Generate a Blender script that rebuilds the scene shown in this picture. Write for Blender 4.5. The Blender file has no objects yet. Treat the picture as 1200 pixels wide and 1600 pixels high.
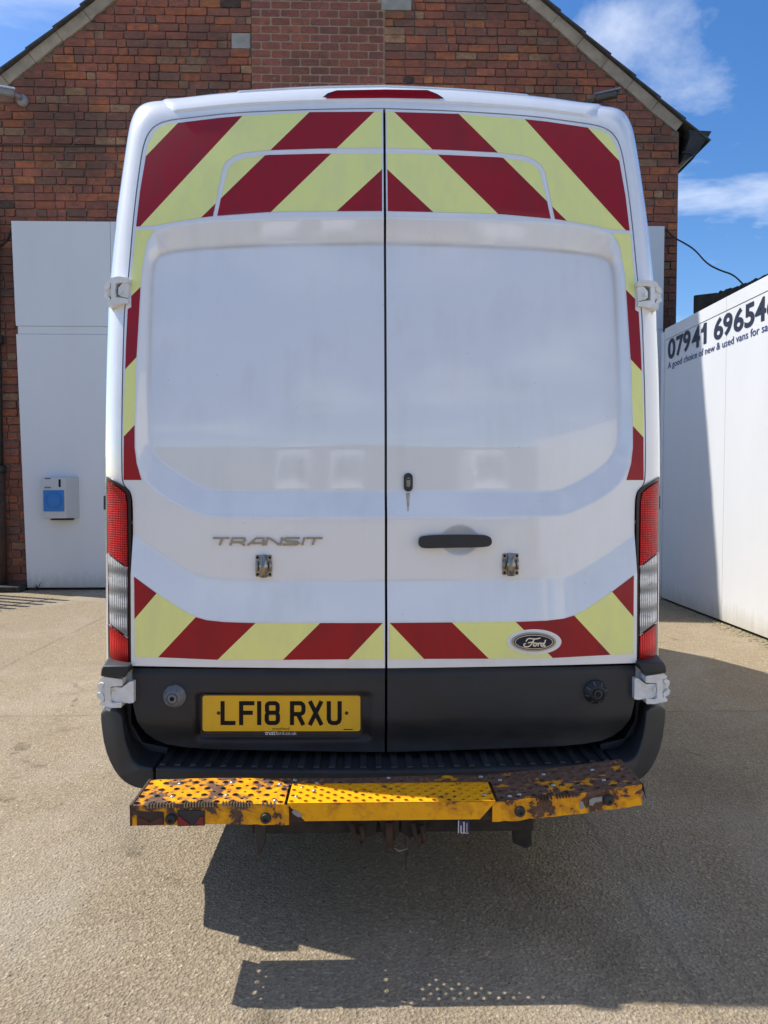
import bpy, bmesh, math, random
import numpy as np
from mathutils import Vector, Matrix, noise as mnoise

random.seed(7)
rng = np.random.default_rng(7)
scene = bpy.context.scene
COL = scene.collection

# ------------------------------------------------------------------ camera
FPX = 1130.0                       # focal length for a 1200 x 1600 frame
CAM = Vector((-0.0616, 0.0, 1.40))
yaw = math.atan(26.0 / FPX)
pitch = math.atan(43.0 / FPX)
FW = Vector((math.sin(yaw) * math.cos(pitch), math.cos(yaw) * math.cos(pitch), -math.sin(pitch)))
RT = Vector((math.cos(yaw), -math.sin(yaw), 0.0))
UP = RT.cross(FW)
cd = bpy.data.cameras.new('camera')
cam = bpy.data.objects.new('camera', cd)
COL.objects.link(cam)
M = Matrix((RT, UP, -FW)).transposed()
cam.matrix_world = Matrix.Translation(CAM) @ M.to_4x4()
cd.sensor_fit = 'AUTO'
cd.sensor_width = 36.0
cd.lens = 36.0 * FPX / 1600.0
cd.clip_start = 0.05
cd.clip_end = 1000.0
scene.camera = cam

# ------------------------------------------------------------------ light
SUN_A, SUN_K = 0.71, 0.295           # shadow offset per metre of height: +x, -y
sdir = Vector((-SUN_A, SUN_K, 1.0)).normalized()
sun_el = math.asin(sdir.z)
sl = bpy.data.lights.new('sun', 'SUN')
sl.energy = 3.9
sl.angle = math.radians(0.53)
sl.color = (1.0, 0.95, 0.87)
sun = bpy.data.objects.new('sun', sl)
sun.rotation_euler = sdir.to_track_quat('Z', 'Y').to_euler()
sun.location = (-20, 10, 30)
COL.objects.link(sun)

world = bpy.data.worlds.new('World')
scene.world = world
world.use_nodes = True
wn, wl = world.node_tree.nodes, world.node_tree.links
wn.clear()
w_out = wn.new('ShaderNodeOutputWorld')
w_bg = wn.new('ShaderNodeBackground')
w_bg.inputs['Strength'].default_value = 0.112
sky = wn.new('ShaderNodeTexSky')
sky.sky_type = 'NISHITA'
sky.sun_disc = False
sky.sun_elevation = sun_el
sky.sun_rotation = math.atan2(sdir.x, sdir.y)
sky.altitude = 100
sky.air_density = 1.0
sky.dust_density = 0.6
sky.ozone_density = 2.0
w_tc = wn.new('ShaderNodeTexCoord')
w_sep = wn.new('ShaderNodeSeparateXYZ')
wl.new(w_tc.outputs['Generated'], w_sep.inputs[0])
w_add = wn.new('ShaderNodeMath'); w_add.operation = 'ADD'; w_add.inputs[1].default_value = 0.22
wl.new(w_sep.outputs['Z'], w_add.inputs[0])
w_dx = wn.new('ShaderNodeMath'); w_dx.operation = 'DIVIDE'
w_dy = wn.new('ShaderNodeMath'); w_dy.operation = 'DIVIDE'
wl.new(w_sep.outputs['X'], w_dx.inputs[0]); wl.new(w_add.outputs[0], w_dx.inputs[1])
wl.new(w_sep.outputs['Y'], w_dy.inputs[0]); wl.new(w_add.outputs[0], w_dy.inputs[1])
w_cmb = wn.new('ShaderNodeCombineXYZ')
wl.new(w_dx.outputs[0], w_cmb.inputs['X']); wl.new(w_dy.outputs[0], w_cmb.inputs['Y'])
w_map = wn.new('ShaderNodeMapping')
w_map.inputs['Location'].default_value = (7.837, 1.38, 0.0)
w_map.inputs['Scale'].default_value = (1.0, 1.5, 1.0)
wl.new(w_cmb.outputs[0], w_map.inputs['Vector'])
w_n = wn.new('ShaderNodeTexNoise')
w_n.inputs['Scale'].default_value = 1.55
w_n.inputs['Detail'].default_value = 9.0
w_n.inputs['Roughness'].default_value = 0.58
w_n.inputs['Distortion'].default_value = 0.35
wl.new(w_map.outputs[0], w_n.inputs['Vector'])
w_r = wn.new('ShaderNodeValToRGB')
w_r.color_ramp.elements[0].position = 0.515
w_r.color_ramp.elements[1].position = 0.78
w_r.color_ramp.elements[0].color = (0, 0, 0, 1)
w_r.color_ramp.elements[1].color = (0.85, 0.85, 0.85, 1)
wl.new(w_n.outputs['Fac'], w_r.inputs[0])
w_mix = wn.new('ShaderNodeMixRGB')
w_mix.inputs['Color2'].default_value = (7.2, 7.4, 7.8, 1)
wl.new(w_r.outputs['Color'], w_mix.inputs['Fac'])
w_hsv = wn.new('ShaderNodeHueSaturation')
w_hsv.inputs['Saturation'].default_value = 1.32
w_hsv.inputs['Hue'].default_value = 0.506
wl.new(sky.outputs[0], w_hsv.inputs['Color'])
wl.new(w_hsv.outputs[0], w_mix.inputs['Color1'])
wl.new(w_mix.outputs[0], w_bg.inputs['Color'])
wl.new(w_bg.outputs[0], w_out.inputs['Surface'])

vs = scene.view_settings
scene.display_settings.display_device = 'sRGB'
vs.view_transform = 'Standard'
vs.look = 'None'
vs.gamma = 1.0
vs.use_curve_mapping = False
vs.exposure = 0.68

# ------------------------------------------------------------------ materials
def rgba(c):
    return (c[0], c[1], c[2], 1.0)

def material(name, base, rough=0.5, metal=0.0, coat=0.0, spec=0.5):
    m = bpy.data.materials.new(name)
    m.use_nodes = True
    b = m.node_tree.nodes['Principled BSDF']
    b.inputs['Base Color'].default_value = rgba(base)
    b.inputs['Roughness'].default_value = rough
    b.inputs['Metallic'].default_value = metal
    b.inputs['Coat Weight'].default_value = coat
    b.inputs['Coat Roughness'].default_value = 0.08
    b.inputs['Specular IOR Level'].default_value = spec
    return m

class N:
    """small node helper"""
    def __init__(s, m):
        s.m = m; s.n = m.node_tree.nodes; s.l = m.node_tree.links
        s.b = s.n['Principled BSDF']
        s.tc = s.n.new('ShaderNodeTexCoord')
    def obj(s):
        g = s.n.new('ShaderNodeNewGeometry'); return g.outputs['Position']
    def mapped(s, scale=(1, 1, 1), loc=(0, 0, 0), rot=(0, 0, 0)):
        mp = s.n.new('ShaderNodeMapping')
        mp.inputs['Scale'].default_value = scale
        mp.inputs['Location'].default_value = loc
        mp.inputs['Rotation'].default_value = rot
        s.l.new(s.obj(), mp.inputs['Vector'])
        return mp.outputs[0]
    def noise(s, vec, scale, detail=6, rough=0.6, dist=0.0):
        t = s.n.new('ShaderNodeTexNoise')
        t.inputs['Scale'].default_value = scale
        t.inputs['Detail'].default_value = detail
        t.inputs['Roughness'].default_value = rough
        t.inputs['Distortion'].default_value = dist
        s.l.new(vec, t.inputs['Vector'])
        return t.outputs['Fac']
    def voro(s, vec, scale, feature='F1', out='Distance', rnd=1.0):
        t = s.n.new('ShaderNodeTexVoronoi')
        t.feature = feature
        t.inputs['Scale'].default_value = scale
        t.inputs['Randomness'].default_value = rnd
        s.l.new(vec, t.inputs['Vector'])
        return t.outputs[out]
    def ramp(s, fac, stops, interp='LINEAR'):
        r = s.n.new('ShaderNodeValToRGB')
        e = r.color_ramp.elements
        r.color_ramp.interpolation = interp
        while len(e) < len(stops):
            e.new(0.5)
        for i, (p, c) in enumerate(stops):
            e[i].position = p
            e[i].color = rgba(c) if isinstance(c, (tuple, list)) else (c, c, c, 1)
        s.l.new(fac, r.inputs[0])
        return r.outputs['Color']
    def mix(s, fac, a, b, mode='MIX'):
        x = s.n.new('ShaderNodeMixRGB'); x.blend_type = mode
        for sock, v in ((x.inputs['Fac'], fac), (x.inputs['Color1'], a), (x.inputs['Color2'], b)):
            if isinstance(v, (int, float)):
                sock.default_value = v if sock.type == 'VALUE' else (v, v, v, 1)
            elif isinstance(v, (tuple, list)):
                sock.default_value = rgba(v)
            else:
                s.l.new(v, sock)
        return x.outputs[0]
    def math(s, op, a, b=None, clamp=False):
        x = s.n.new('ShaderNodeMath'); x.operation = op; x.use_clamp = clamp
        for i, v in enumerate((a, b)):
            if v is None: continue
            if isinstance(v, (int, float)): x.inputs[i].default_value = v
            else: s.l.new(v, x.inputs[i])
        return x.outputs[0]
    def sep(s, vec):
        x = s.n.new('ShaderNodeSeparateXYZ'); s.l.new(vec, x.inputs[0]); return x.outputs
    def bump(s, h, strength=0.3, dist=0.01, normal=None):
        x = s.n.new('ShaderNodeBump')
        x.inputs['Strength'].default_value = strength
        x.inputs['Distance'].default_value = dist
        s.l.new(h, x.inputs['Height'])
        if normal is not None: s.l.new(normal, x.inputs['Normal'])
        s.l.new(x.outputs[0], s.b.inputs['Normal'])
        return x.outputs[0]
    def base(s, c): s.l.new(c, s.b.inputs['Base Color'])
    def rough(s, c): s.l.new(c, s.b.inputs['Roughness'])

def m_white_paint():
    m = material('white_van_paint', (0.78, 0.78, 0.76), 0.24, 0, 1.0)
    m.node_tree.nodes['Principled BSDF'].inputs['Coat Roughness'].default_value = 0.055
    k = N(m)
    streak = k.noise(k.mapped((14, 14, 1.6)), 1.0, 6, 0.6)
    film = k.noise(k.mapped((1, 1, 1)), 3.2, 7, 0.62, 0.4)
    d = k.math('MULTIPLY', streak, film)
    dirt = k.ramp(d, [(0.24, 0.0), (0.52, 0.7)])
    c = k.mix(dirt, (0.85, 0.85, 0.84), (0.74, 0.72, 0.67))
    sp = k.voro(k.mapped(), 42.0)
    pick = k.noise(k.mapped(), 9.0, 2)
    spot = k.math('MULTIPLY', k.ramp(sp, [(0.035, 1.0), (0.075, 0.0)]), k.ramp(pick, [(0.60, 0.0), (0.64, 1.0)]))
    gr = k.n.new('ShaderNodeAttribute'); gr.attribute_name = 'grime'; gr.attribute_type = 'GEOMETRY'
    gm = k.math('MULTIPLY', gr.outputs['Fac'], k.ramp(film, [(0.30, 0.25), (0.65, 0.85)]))
    c = k.mix(gm, c, (0.62, 0.50, 0.34))
    k.bump(k.noise(k.mapped(), 2.6, 2, 0.5), 0.10, 0.02)
    k.base(k.mix(k.math('MULTIPLY', spot, 0.75), c, (0.12, 0.10, 0.08)))
    k.rough(k.ramp(film, [(0.3, 0.10), (0.7, 0.22)]))
    m.node_tree.nodes['Principled BSDF'].inputs['Coat IOR'].default_value = 1.75
    return m

def m_film(name, col, dirtcol):
    m = material(name, col, 0.40, 0, 0.12, 0.3)
    k = N(m)
    f = k.noise(k.mapped((6, 6, 2)), 2.0, 7, 0.65)
    s = k.noise(k.mapped((3, 3, 40)), 2.0, 5, 0.7)
    c = k.mix(k.ramp(f, [(0.42, 0.0), (0.75, 0.6)]), col, dirtcol)
    c = k.mix(k.ramp(s, [(0.70, 0.0), (0.74, 0.45)]), c, dirtcol)
    k.base(c)
    k.rough(k.ramp(f, [(0.3, 0.28), (0.7, 0.45)]))
    return m

def m_plastic(name='black_plastic', col=(0.019, 0.020, 0.022), rough=0.5):
    m = material(name, col, rough)
    k = N(m)
    f = k.noise(k.mapped((3, 3, 6)), 3.0, 8, 0.65)
    k.base(k.mix(k.ramp(f, [(0.40, 0.0), (0.72, 1.0)]), col, tuple(c * 1.5 + 0.003 for c in col)))
    k.rough(k.ramp(f, [(0.3, rough - 0.08), (0.7, rough + 0.14)]))
    g = k.noise(k.mapped(), 900.0, 2)
    k.bump(g, 0.12, 0.001)
    return m

def m_rusty(name, lo, hi, wear=0.10):
    """yellow enamel flaking to brown rust; lo/hi set how much is gone"""
    m = material(name, (0.8, 0.36, 0.01), 0.5, spec=0.3)
    k = N(m)
    a = k.noise(k.mapped((1, 1, 1)), 13.0, 9, 0.62, 0.5)
    b = k.noise(k.mapped((1, 1, 1), (3, 1, 2)), 60.0, 4, 0.6)
    wa = k.n.new('ShaderNodeAttribute'); wa.attribute_name = 'wear'; wa.attribute_type = 'GEOMETRY'
    h = k.math('ADD', k.math('MULTIPLY', a, 0.80), k.math('MULTIPLY', b, 0.20))
    h = k.math('SUBTRACT', h, k.math('MULTIPLY', wa.outputs['Fac'], wear))
    mask = k.ramp(h, [(lo, 1.0), (hi, 0.0)])
    halo = k.ramp(h, [(lo, 1.0), (hi + 0.11, 0.0)])
    tint = k.noise(k.mapped(), 25.0, 6, 0.7)
    yel = k.mix(k.ramp(tint, [(0.35, 0.0), (0.7, 1.0)]), (0.92, 0.43, 0.006), (0.86, 0.36, 0.005))
    yel = k.mix(k.math('MULTIPLY', halo, 0.75), yel, (0.40, 0.13, 0.018))
    rust = k.mix(k.ramp(b, [(0.35, 0.0), (0.65, 1.0)]), (0.085, 0.046, 0.030), (0.17, 0.095, 0.06))
    k.base(k.mix(mask, yel, rust))
    k.rough(k.mix(mask, 0.42, 0.82))
    inv = k.math('SUBTRACT', 1.0, mask)
    hh = k.math('ADD', inv, k.math('MULTIPLY', b, 0.5))
    k.bump(hh, 0.5, 0.0015)
    return m

def m_simple_noise(name, c1, c2, scale, rough=0.7, bump=0.0, bscale=None, stretch=(1, 1, 1)):
    m = material(name, c1, rough)
    k = N(m)
    f = k.noise(k.mapped(stretch), scale, 8, 0.65)
    k.base(k.mix(k.ramp(f, [(0.35, 0.0), (0.68, 1.0)]), c1, c2))
    if bump:
        k.bump(k.noise(k.mapped(), bscale or scale * 4, 6, 0.7), bump, 0.01)
    return m

def m_ground():
    m = material('worn_concrete', (0.404, 0.319, 0.208), 0.95, spec=0.08)
    k = N(m)
    p = k.mapped()
    big = k.noise(p, 0.55, 6, 0.6, 0.3)
    mid = k.noise(p, 4.5, 7, 0.65)
    fine = k.noise(p, 90.0, 4, 0.7)
    c = k.mix(k.ramp(big, [(0.35, 0.0), (0.68, 1.0)]), (0.387, 0.308, 0.208), (0.449, 0.360, 0.233))
    c = k.mix(k.ramp(mid, [(0.40, 0.0), (0.75, 0.55)]), c, (0.297, 0.240, 0.163))
    # aggregate: stone chips of different tints
    ag = k.voro(p, 105.0, 'F1', 'Color')
    agd = k.voro(p, 105.0, 'F1', 'Distance')
    agv = k.sep(ag)[0]
    chip = k.ramp(agv, [(0.0, (0.224, 0.180, 0.123)), (0.35, (0.371, 0.299, 0.198)), (0.72, (0.449, 0.360, 0.238)), (0.93, (0.516, 0.423, 0.291)), (1.0, (0.673, 0.567, 0.406))])
    c = k.mix(0.72, c, chip)
    c = k.mix(k.ramp(fine, [(0.42, 0.55), (0.62, 0.0)]), c, (0.224, 0.180, 0.123))
    # larger pale and dark pebbles
    pb = k.voro(p, 34.0, 'F1', 'Distance')
    pc = k.sep(k.voro(p, 34.0, 'F1', 'Color'))[1]
    pm = k.math('MULTIPLY', k.ramp(pb, [(0.14, 1.0), (0.24, 0.0)]), k.ramp(pc, [(0.80, 0.0), (0.83, 1.0)]))
    c = k.mix(k.math('MULTIPLY', pm, 0.7), c, (0.628, 0.515, 0.343))
    pd = k.math('MULTIPLY', k.ramp(pb, [(0.10, 1.0), (0.20, 0.0)]), k.ramp(pc, [(0.055, 1.0), (0.075, 0.0)]))
    c = k.mix(k.math('MULTIPLY', pd, 0.85), c, (0.05, 0.043, 0.035))
    # oil and tyre stains
    st = k.noise(k.mapped((1.0, 0.45, 1), (4.2, 0.6, 0)), 1.5, 5, 0.55, 0.6)
    c = k.mix(k.ramp(st, [(0.60, 0.0), (0.74, 0.55)]), c, (0.163, 0.134, 0.097))
    # cast slabs: faint joints, each slab a little different
    wv = k.noise(k.mapped(), 1.4, 4, 0.6)
    sp_ = k.sep(p)
    jy = k.math('ADD', k.math('DIVIDE', k.math('SUBTRACT', sp_[1], 0.17), 4.25), k.math('MULTIPLY', wv, 0.020))
    jx = k.math('ADD', k.math('DIVIDE', k.math('SUBTRACT', sp_[0], 0.9), 3.7), k.math('MULTIPLY', wv, 0.026))
    def joint(t, w):
        fr = k.math('ABSOLUTE', k.math('SUBTRACT', k.math('FRACT', t), 0.5))
        return k.ramp(fr, [(0.5 - w, 0.0), (0.5 - w * 0.35, 1.0)])
    jm = k.math('MAXIMUM', joint(jy, 0.0045), joint(jx, 0.0045))
    cell_ = k.n.new('ShaderNodeTexWhiteNoise'); cell_.noise_dimensions = '2D'
    cv = k.n.new('ShaderNodeCombineXYZ')
    k.l.new(k.math('FLOOR', jx), cv.inputs['X']); k.l.new(k.math('FLOOR', jy), cv.inputs['Y'])
    k.l.new(cv.outputs[0], cell_.inputs['Vector'])
    c = k.mix(k.math('MULTIPLY', cell_.outputs['Value'], 0.22), c, (0.230, 0.199, 0.166))
    c = k.mix(k.math('MULTIPLY', jm, k.ramp(mid, [(0.35, 0.15), (0.6, 0.75)])), c, (0.160, 0.134, 0.107))
    # worn smooth, paler areas and drifts of dust
    wornm = k.noise(k.mapped((1, 0.6, 1), (2, 5, 0)), 0.9, 5, 0.6, 0.8)
    c = k.mix(k.ramp(wornm, [(0.50, 0.0), (0.68, 0.45)]), c, (0.470, 0.408, 0.332))
    # hairline cracks
    wob = k.n.new('ShaderNodeTexNoise'); wob.inputs['Scale'].default_value = 2.2; wob.inputs['Detail'].default_value = 6
    k.l.new(p, wob.inputs['Vector'])
    addv = k.n.new('ShaderNodeMixRGB'); addv.blend_type = 'ADD'; addv.inputs['Fac'].default_value = 0.55
    k.l.new(p, addv.inputs['Color1']); k.l.new(wob.outputs['Color'], addv.inputs['Color2'])
    cr = k.voro(addv.outputs[0], 0.42, 'DISTANCE_TO_EDGE', 'Distance')
    crm = k.math('MULTIPLY', k.ramp(cr, [(0.0035, 1.0), (0.010, 0.0)]), k.ramp(mid, [(0.52, 0.0), (0.64, 0.55)]))
    c = k.mix(crm, c, (0.112, 0.088, 0.058))
    k.base(c)
    hgt = k.math('ADD', k.math('MULTIPLY', agd, 0.8), k.math('MULTIPLY', fine, 1.0))
    hgt = k.math('SUBTRACT', hgt, k.math('MULTIPLY', crm, 1.0))
    med = k.noise(p, 66.0, 4, 0.7)
    hgt = k.math('ADD', hgt, k.math('MULTIPLY', med, 1.1))
    k.bump(hgt, 0.9, 0.0095)
    return m

def m_brick(name, stuff):
    m = material(name, (0.25, 0.08, 0.05), 0.88, spec=0.2)
    k = N(m)
    if stuff:
        a = k.n.new('ShaderNodeAttribute'); a.attribute_name = 'bcol'; a.attribute_type = 'GEOMETRY'
        col = a.outputs['Color']
    else:
        a = k.n.new('ShaderNodeObjectInfo'); col = a.outputs['Color']
    f = k.noise(k.mapped((1, 1, 1.6)), 14.0, 8, 0.7)
    g = k.noise(k.mapped(), 70.0, 5, 0.7)
    soot = k.noise(k.mapped((1, 1, 1)), 0.9, 6, 0.6, 0.5)
    c = k.mix(k.ramp(f, [(0.36, 0.0), (0.66, 0.75)]), col, (0.135, 0.085, 0.072))
    c = k.mix(k.ramp(g, [(0.56, 0.0), (0.74, 0.55)]), c, (0.40, 0.27, 0.19))
    c = k.mix(k.ramp(soot, [(0.44, 0.0), (0.66, 0.65)]), c, (0.095, 0.068, 0.056))
    li = k.noise(k.mapped((1, 1, 1), (5, 2, 1)), 48.0, 3, 0.6)
    lm = k.noise(k.mapped(), 3.0, 3, 0.6)
    w = k.math('MULTIPLY', k.ramp(li, [(0.66, 0.0), (0.70, 1.0)]), k.ramp(lm, [(0.50, 0.0), (0.6, 0.85)]))
    c = k.mix(w, c, (0.55, 0.53, 0.49))
    k.base(c)
    k.bump(k.math('ADD', f, k.math('MULTIPLY', g, 0.8)), 0.9, 0.018)
    return m

def m_lens(name, col, scale_x, scale_z, metal=0.0, stretch=1.0):
    m = material(name, col, 0.25, metal, 0.10, 0.12)
    k = N(m)
    pos = k.sep(k.mapped())
    sx = k.math('SINE', k.math('MULTIPLY', pos[0], scale_x))
    sz = k.math('SINE', k.math('MULTIPLY', pos[2], scale_z))
    pr = k.math('MULTIPLY', k.math('ADD', sx, 1.0), k.math('ADD', sz, 1.0))
    n = k.noise(k.mapped((1, 1, stretch)), 16.0, 4, 0.6, 0.6)
    v = k.math('MULTIPLY', pr, k.math('ADD', n, -0.15))
    k.base(k.ramp(v, [(0.0, tuple(c * 0.42 for c in col)), (0.45, col), (1.25 / 1.3, tuple(min(1, c * 1.8 + 0.02) for c in col))]))
    k.bump(pr, 0.35, 0.003)
    return m

MAT = {}
MAT['white'] = m_white_paint()
MAT['hinge'] = m_simple_noise('painted_hinge_metal', (0.82, 0.82, 0.81), (0.68, 0.65, 0.58), 30, 0.38)
MAT['red_film'] = m_film('red_reflective_film', (0.36, 0.008, 0.014), (0.17, 0.016, 0.018))
MAT['yel_film'] = m_film('fluorescent_yellow_film', (0.92, 0.92, 0.31), (0.78, 0.77, 0.36))
MAT['black'] = m_plastic()
MAT['black2'] = m_plastic('smooth_black_plastic', (0.018, 0.019, 0.022), 0.38)
MAT['flat_black'] = material('plain_black', (0.012, 0.012, 0.013), 0.7)
MAT['grey_pl'] = m_plastic('sunlit_knob_grey', (0.15, 0.155, 0.165), 0.42)  # grey brightened to put sunlight into the left knob's colour
MAT['chrome'] = material('chrome', (0.34, 0.345, 0.35), 0.14, 1.0)
MAT['steel'] = m_simple_noise('dull_steel', (0.42, 0.40, 0.36), (0.22, 0.19, 0.15), 90, 0.32)
MAT['steel'].node_tree.nodes['Principled BSDF'].inputs['Metallic'].default_value = 0.85
MAT['zinc'] = material('zinc_bolt', (0.42, 0.42, 0.42), 0.4, 0.9)
MAT['plate'] = m_film('yellow_plate_film', (0.80, 0.47, 0.025), (0.60, 0.37, 0.04))
MAT['ink'] = material('black_ink', (0.008, 0.008, 0.009), 0.6, spec=0.2)
MAT['white_ink'] = material('white_ink', (0.72, 0.72, 0.72), 0.5)
MAT['navy_ink'] = material('dark_navy_ink', (0.018, 0.024, 0.050), 0.45)
MAT['blue_ink'] = material('blue_ink', (0.02, 0.035, 0.15), 0.45)
MAT['badge_blue'] = material('dark_blue_enamel', (0.006, 0.010, 0.035), 0.35, 0, 0.1, 0.3)
MAT['bright'] = material('bright_chrome', (0.75, 0.75, 0.74), 0.3, 1.0)
MAT['red_lens'] = m_lens('ribbed_red_lens', (0.56, 0.001, 0.003), 900, 820, 0, 0.6)
MAT['red_lens2'] = m_lens('ribbed_lower_red_lens', (0.75, 0.008, 0.010), 800, 60)
MAT['clear_lens'] = m_lens('ribbed_clear_lens', (0.50, 0.50, 0.50), 760, 95, 0.25, 4.0)
MAT['lamp_dark'] = material('dark_lamp_housing', (0.022, 0.004, 0.005), 0.3, 0, 0.2, 0.3)
MAT['lens_rim'] = material('pale_lens_rim', (0.62, 0.52, 0.53), 0.2, 0, 0.6)
MAT['rust_left'] = m_rusty('flaking_yellow_enamel', 0.43, 0.462)
MAT['rust_mid'] = m_rusty('yellow_enamel', 0.31, 0.345)
MAT['rust_right'] = m_rusty('rusted_enamel', 0.545, 0.565)
MAT['rust_front'] = m_rusty('chipped_yellow_enamel', 0.40, 0.425)
MAT['rust_front2'] = m_rusty('half_rusted_enamel', 0.395, 0.41)
MAT['rust_iron'] = m_simple_noise('rusty_iron', (0.085, 0.045, 0.028), (0.035, 0.026, 0.022), 20, 0.85, 0.3, 120)
MAT['under'] = m_simple_noise('dirty_chassis', (0.020, 0.018, 0.016), (0.05, 0.038, 0.028), 18, 0.8, 0.3, 80)
MAT['tyre'] = material('tyre_rubber', (0.02, 0.02, 0.02), 0.85)
MAT['glass'] = material('dark_window_glass', (0.02, 0.025, 0.028), 0.05, 0, 0.5)
MAT['ground'] = m_ground()
MAT['brick'] = m_brick('old_brick', False)
MAT['brick_s'] = m_brick('old_brick_field', True)
MAT['mortar'] = m_simple_noise('lime_mortar', (0.075, 0.06, 0.05), (0.27, 0.225, 0.185), 2.2, 0.95, 0.4, 60)
MAT['mortar2'] = m_simple_noise('buff_mortar', (0.36, 0.27, 0.18), (0.28, 0.20, 0.135), 9, 0.95, 0.3, 60)
MAT['stone'] = m_simple_noise('pale_stone', (0.36, 0.35, 0.32), (0.25, 0.25, 0.22), 9, 0.9, 0.4, 50)
MAT['verge'] = m_simple_noise('verge_cement', (0.42, 0.345, 0.255), (0.27, 0.225, 0.17), 5, 0.95, 0.4, 40)
MAT['slate'] = m_simple_noise('dark_slate', (0.045, 0.045, 0.05), (0.085, 0.08, 0.075), 7, 0.75, 0.3, 40)
MAT['iron'] = m_simple_noise('black_painted_iron', (0.014, 0.014, 0.016), (0.04, 0.035, 0.03), 12, 0.6)
MAT['moss'] = m_simple_noise('mossy_cement', (0.055, 0.05, 0.042), (0.02, 0.02, 0.017), 9, 0.95, 0.8, 25)

def m_hoarding():
    m = material('white_sheet', (0.80, 0.80, 0.80), 0.38, 0, 0.0)
    k = N(m)
    f = k.noise(k.mapped((1.0, 1.0, 0.25)), 2.2, 7, 0.6)
    z = k.sep(k.mapped())[2]
    low = k.math('ADD', z, k.math('MULTIPLY', k.noise(k.mapped((6, 6, 2)), 3.0, 7, 0.7), 0.35))
    c = k.mix(k.ramp(f, [(0.40, 0.0), (0.72, 0.55)]), (0.67, 0.68, 0.69), (0.61, 0.62, 0.62))
    c = k.mix(k.ramp(low, [(0.18, 0.75), (0.42, 0.0)]), c, (0.42, 0.39, 0.30))
    k.base(c)
    k.bump(k.noise(k.mapped((1, 1, 1)), 1.3, 3), 0.12, 0.03)
    return m
MAT['sheet'] = m_hoarding()
MAT['box'] = material('pale_grey_plastic', (0.50, 0.51, 0.52), 0.4)
MAT['bluecover'] = material('blue_plastic_cover', (0.010, 0.16, 0.48), 0.3, 0, 0.15)
MAT['weed'] = m_simple_noise('withered_weed', (0.09, 0.055, 0.03), (0.05, 0.06, 0.025), 40, 0.9)
MAT['mossg'] = m_simple_noise('damp_moss', (0.20, 0.175, 0.10), (0.33, 0.28, 0.19), 30, 0.95)

# ------------------------------------------------------------------ object helpers
WL = {}

def link(o, parent, center):
    COL.objects.link(o)
    c = Vector(center)
    if parent is not None:
        o.parent = parent
        o.location = c - WL[parent.as_pointer()]
    else:
        o.location = c
    WL[o.as_pointer()] = c

def empty(name, loc, label, cat, group=None):
    o = bpy.data.objects.new(name, None)
    o.empty_display_size = 0.3
    link(o, None, loc)
    o['label'] = label; o['category'] = cat
    if group: o['group'] = group
    return o

def mk(name, verts, faces, mat, parent=None, smooth=False, origin=None, label=None):
    v = np.asarray([tuple(p) for p in verts], dtype=float)
    c = origin if origin is not None else (v.min(0) + v.max(0)) / 2
    me = bpy.data.meshes.new(name)
    me.from_pydata([tuple(p) for p in (v - np.asarray(c))], [], [tuple(int(i) for i in f) for f in faces])
    if smooth:
        me.polygons.foreach_set('use_smooth', [True] * len(me.polygons))
    if mat is not None:
        me.materials.append(mat)
    me.update()
    o = bpy.data.objects.new(name, me)
    link(o, parent, c)
    if label: o['label'] = label
    return o

def mirror(v, f):
    v = np.asarray([tuple(p) for p in v], dtype=float).copy()
    v[:, 0] *= -1
    return v, [tuple(reversed(tuple(q))) for q in f]

def bev(o, w=0.003, seg=2, ang=35):
    b = o.modifiers.new('bevel', 'BEVEL')
    b.width = w; b.segments = seg; b.limit_method = 'ANGLE'; b.angle_limit = math.radians(ang)
    b.harden_normals = False
    return o

def fixn(o):
    bm = bmesh.new(); bm.from_mesh(o.data)
    bmesh.ops.remove_doubles(bm, verts=bm.verts, dist=1e-6)
    bmesh.ops.recalc_face_normals(bm, faces=bm.faces)
    bm.to_mesh(o.data); bm.free()
    return o

BOXF = [(0, 3, 2, 1), (4, 5, 6, 7), (0, 1, 5, 4), (1, 2, 6, 5), (2, 3, 7, 6), (3, 0, 4, 7)]
def boxv(x0, x1, y0, y1, z0, z1):
    return [(x0, y0, z0), (x1, y0, z0), (x1, y1, z0), (x0, y1, z0), (x0, y0, z1), (x1, y0, z1), (x1, y1, z1), (x0, y1, z1)]
def box(name, x0, x1, y0, y1, z0, z1, mat, parent=None, bevel=0, label=None):
    o = mk(name, boxv(x0, x1, y0, y1, z0, z1), BOXF, mat, parent, label=label)
    if bevel: bev(o, bevel)
    return o

def tube(pts, r, seg=8, cap=True):
    pts = [Vector(p) for p in pts]
    V, F = [], []
    n = len(pts)
    for i, p in enumerate(pts):
        t = (pts[min(i + 1, n - 1)] - pts[max(i - 1, 0)]).normalized()
        a = t.orthogonal() if abs(t.z) > 0.95 else t.cross(Vector((0, 0, 1)))
        a.normalize(); b = t.cross(a)
        rr = r[i] if isinstance(r, (list, tuple)) else r
        for j in range(seg):
            w = 2 * math.pi * j / seg
            V.append(p + a * math.cos(w) * rr + b * math.sin(w) * rr)
    for i in range(n - 1):
        for j in range(seg):
            k = (j + 1) % seg
            F.append((i * seg + j, i * seg + k, (i + 1) * seg + k, (i + 1) * seg + j))
    if cap:
        F.append(tuple(range(seg - 1, -1, -1))); F.append(tuple((n - 1) * seg + j for j in range(seg)))
    return V, F

def join(parts):
    V, F = [], []
    for v, f in parts:
        n = len(V); V += [tuple(p) for p in v]; F += [tuple(i + n for i in q) for q in f]
    return V, F

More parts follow.
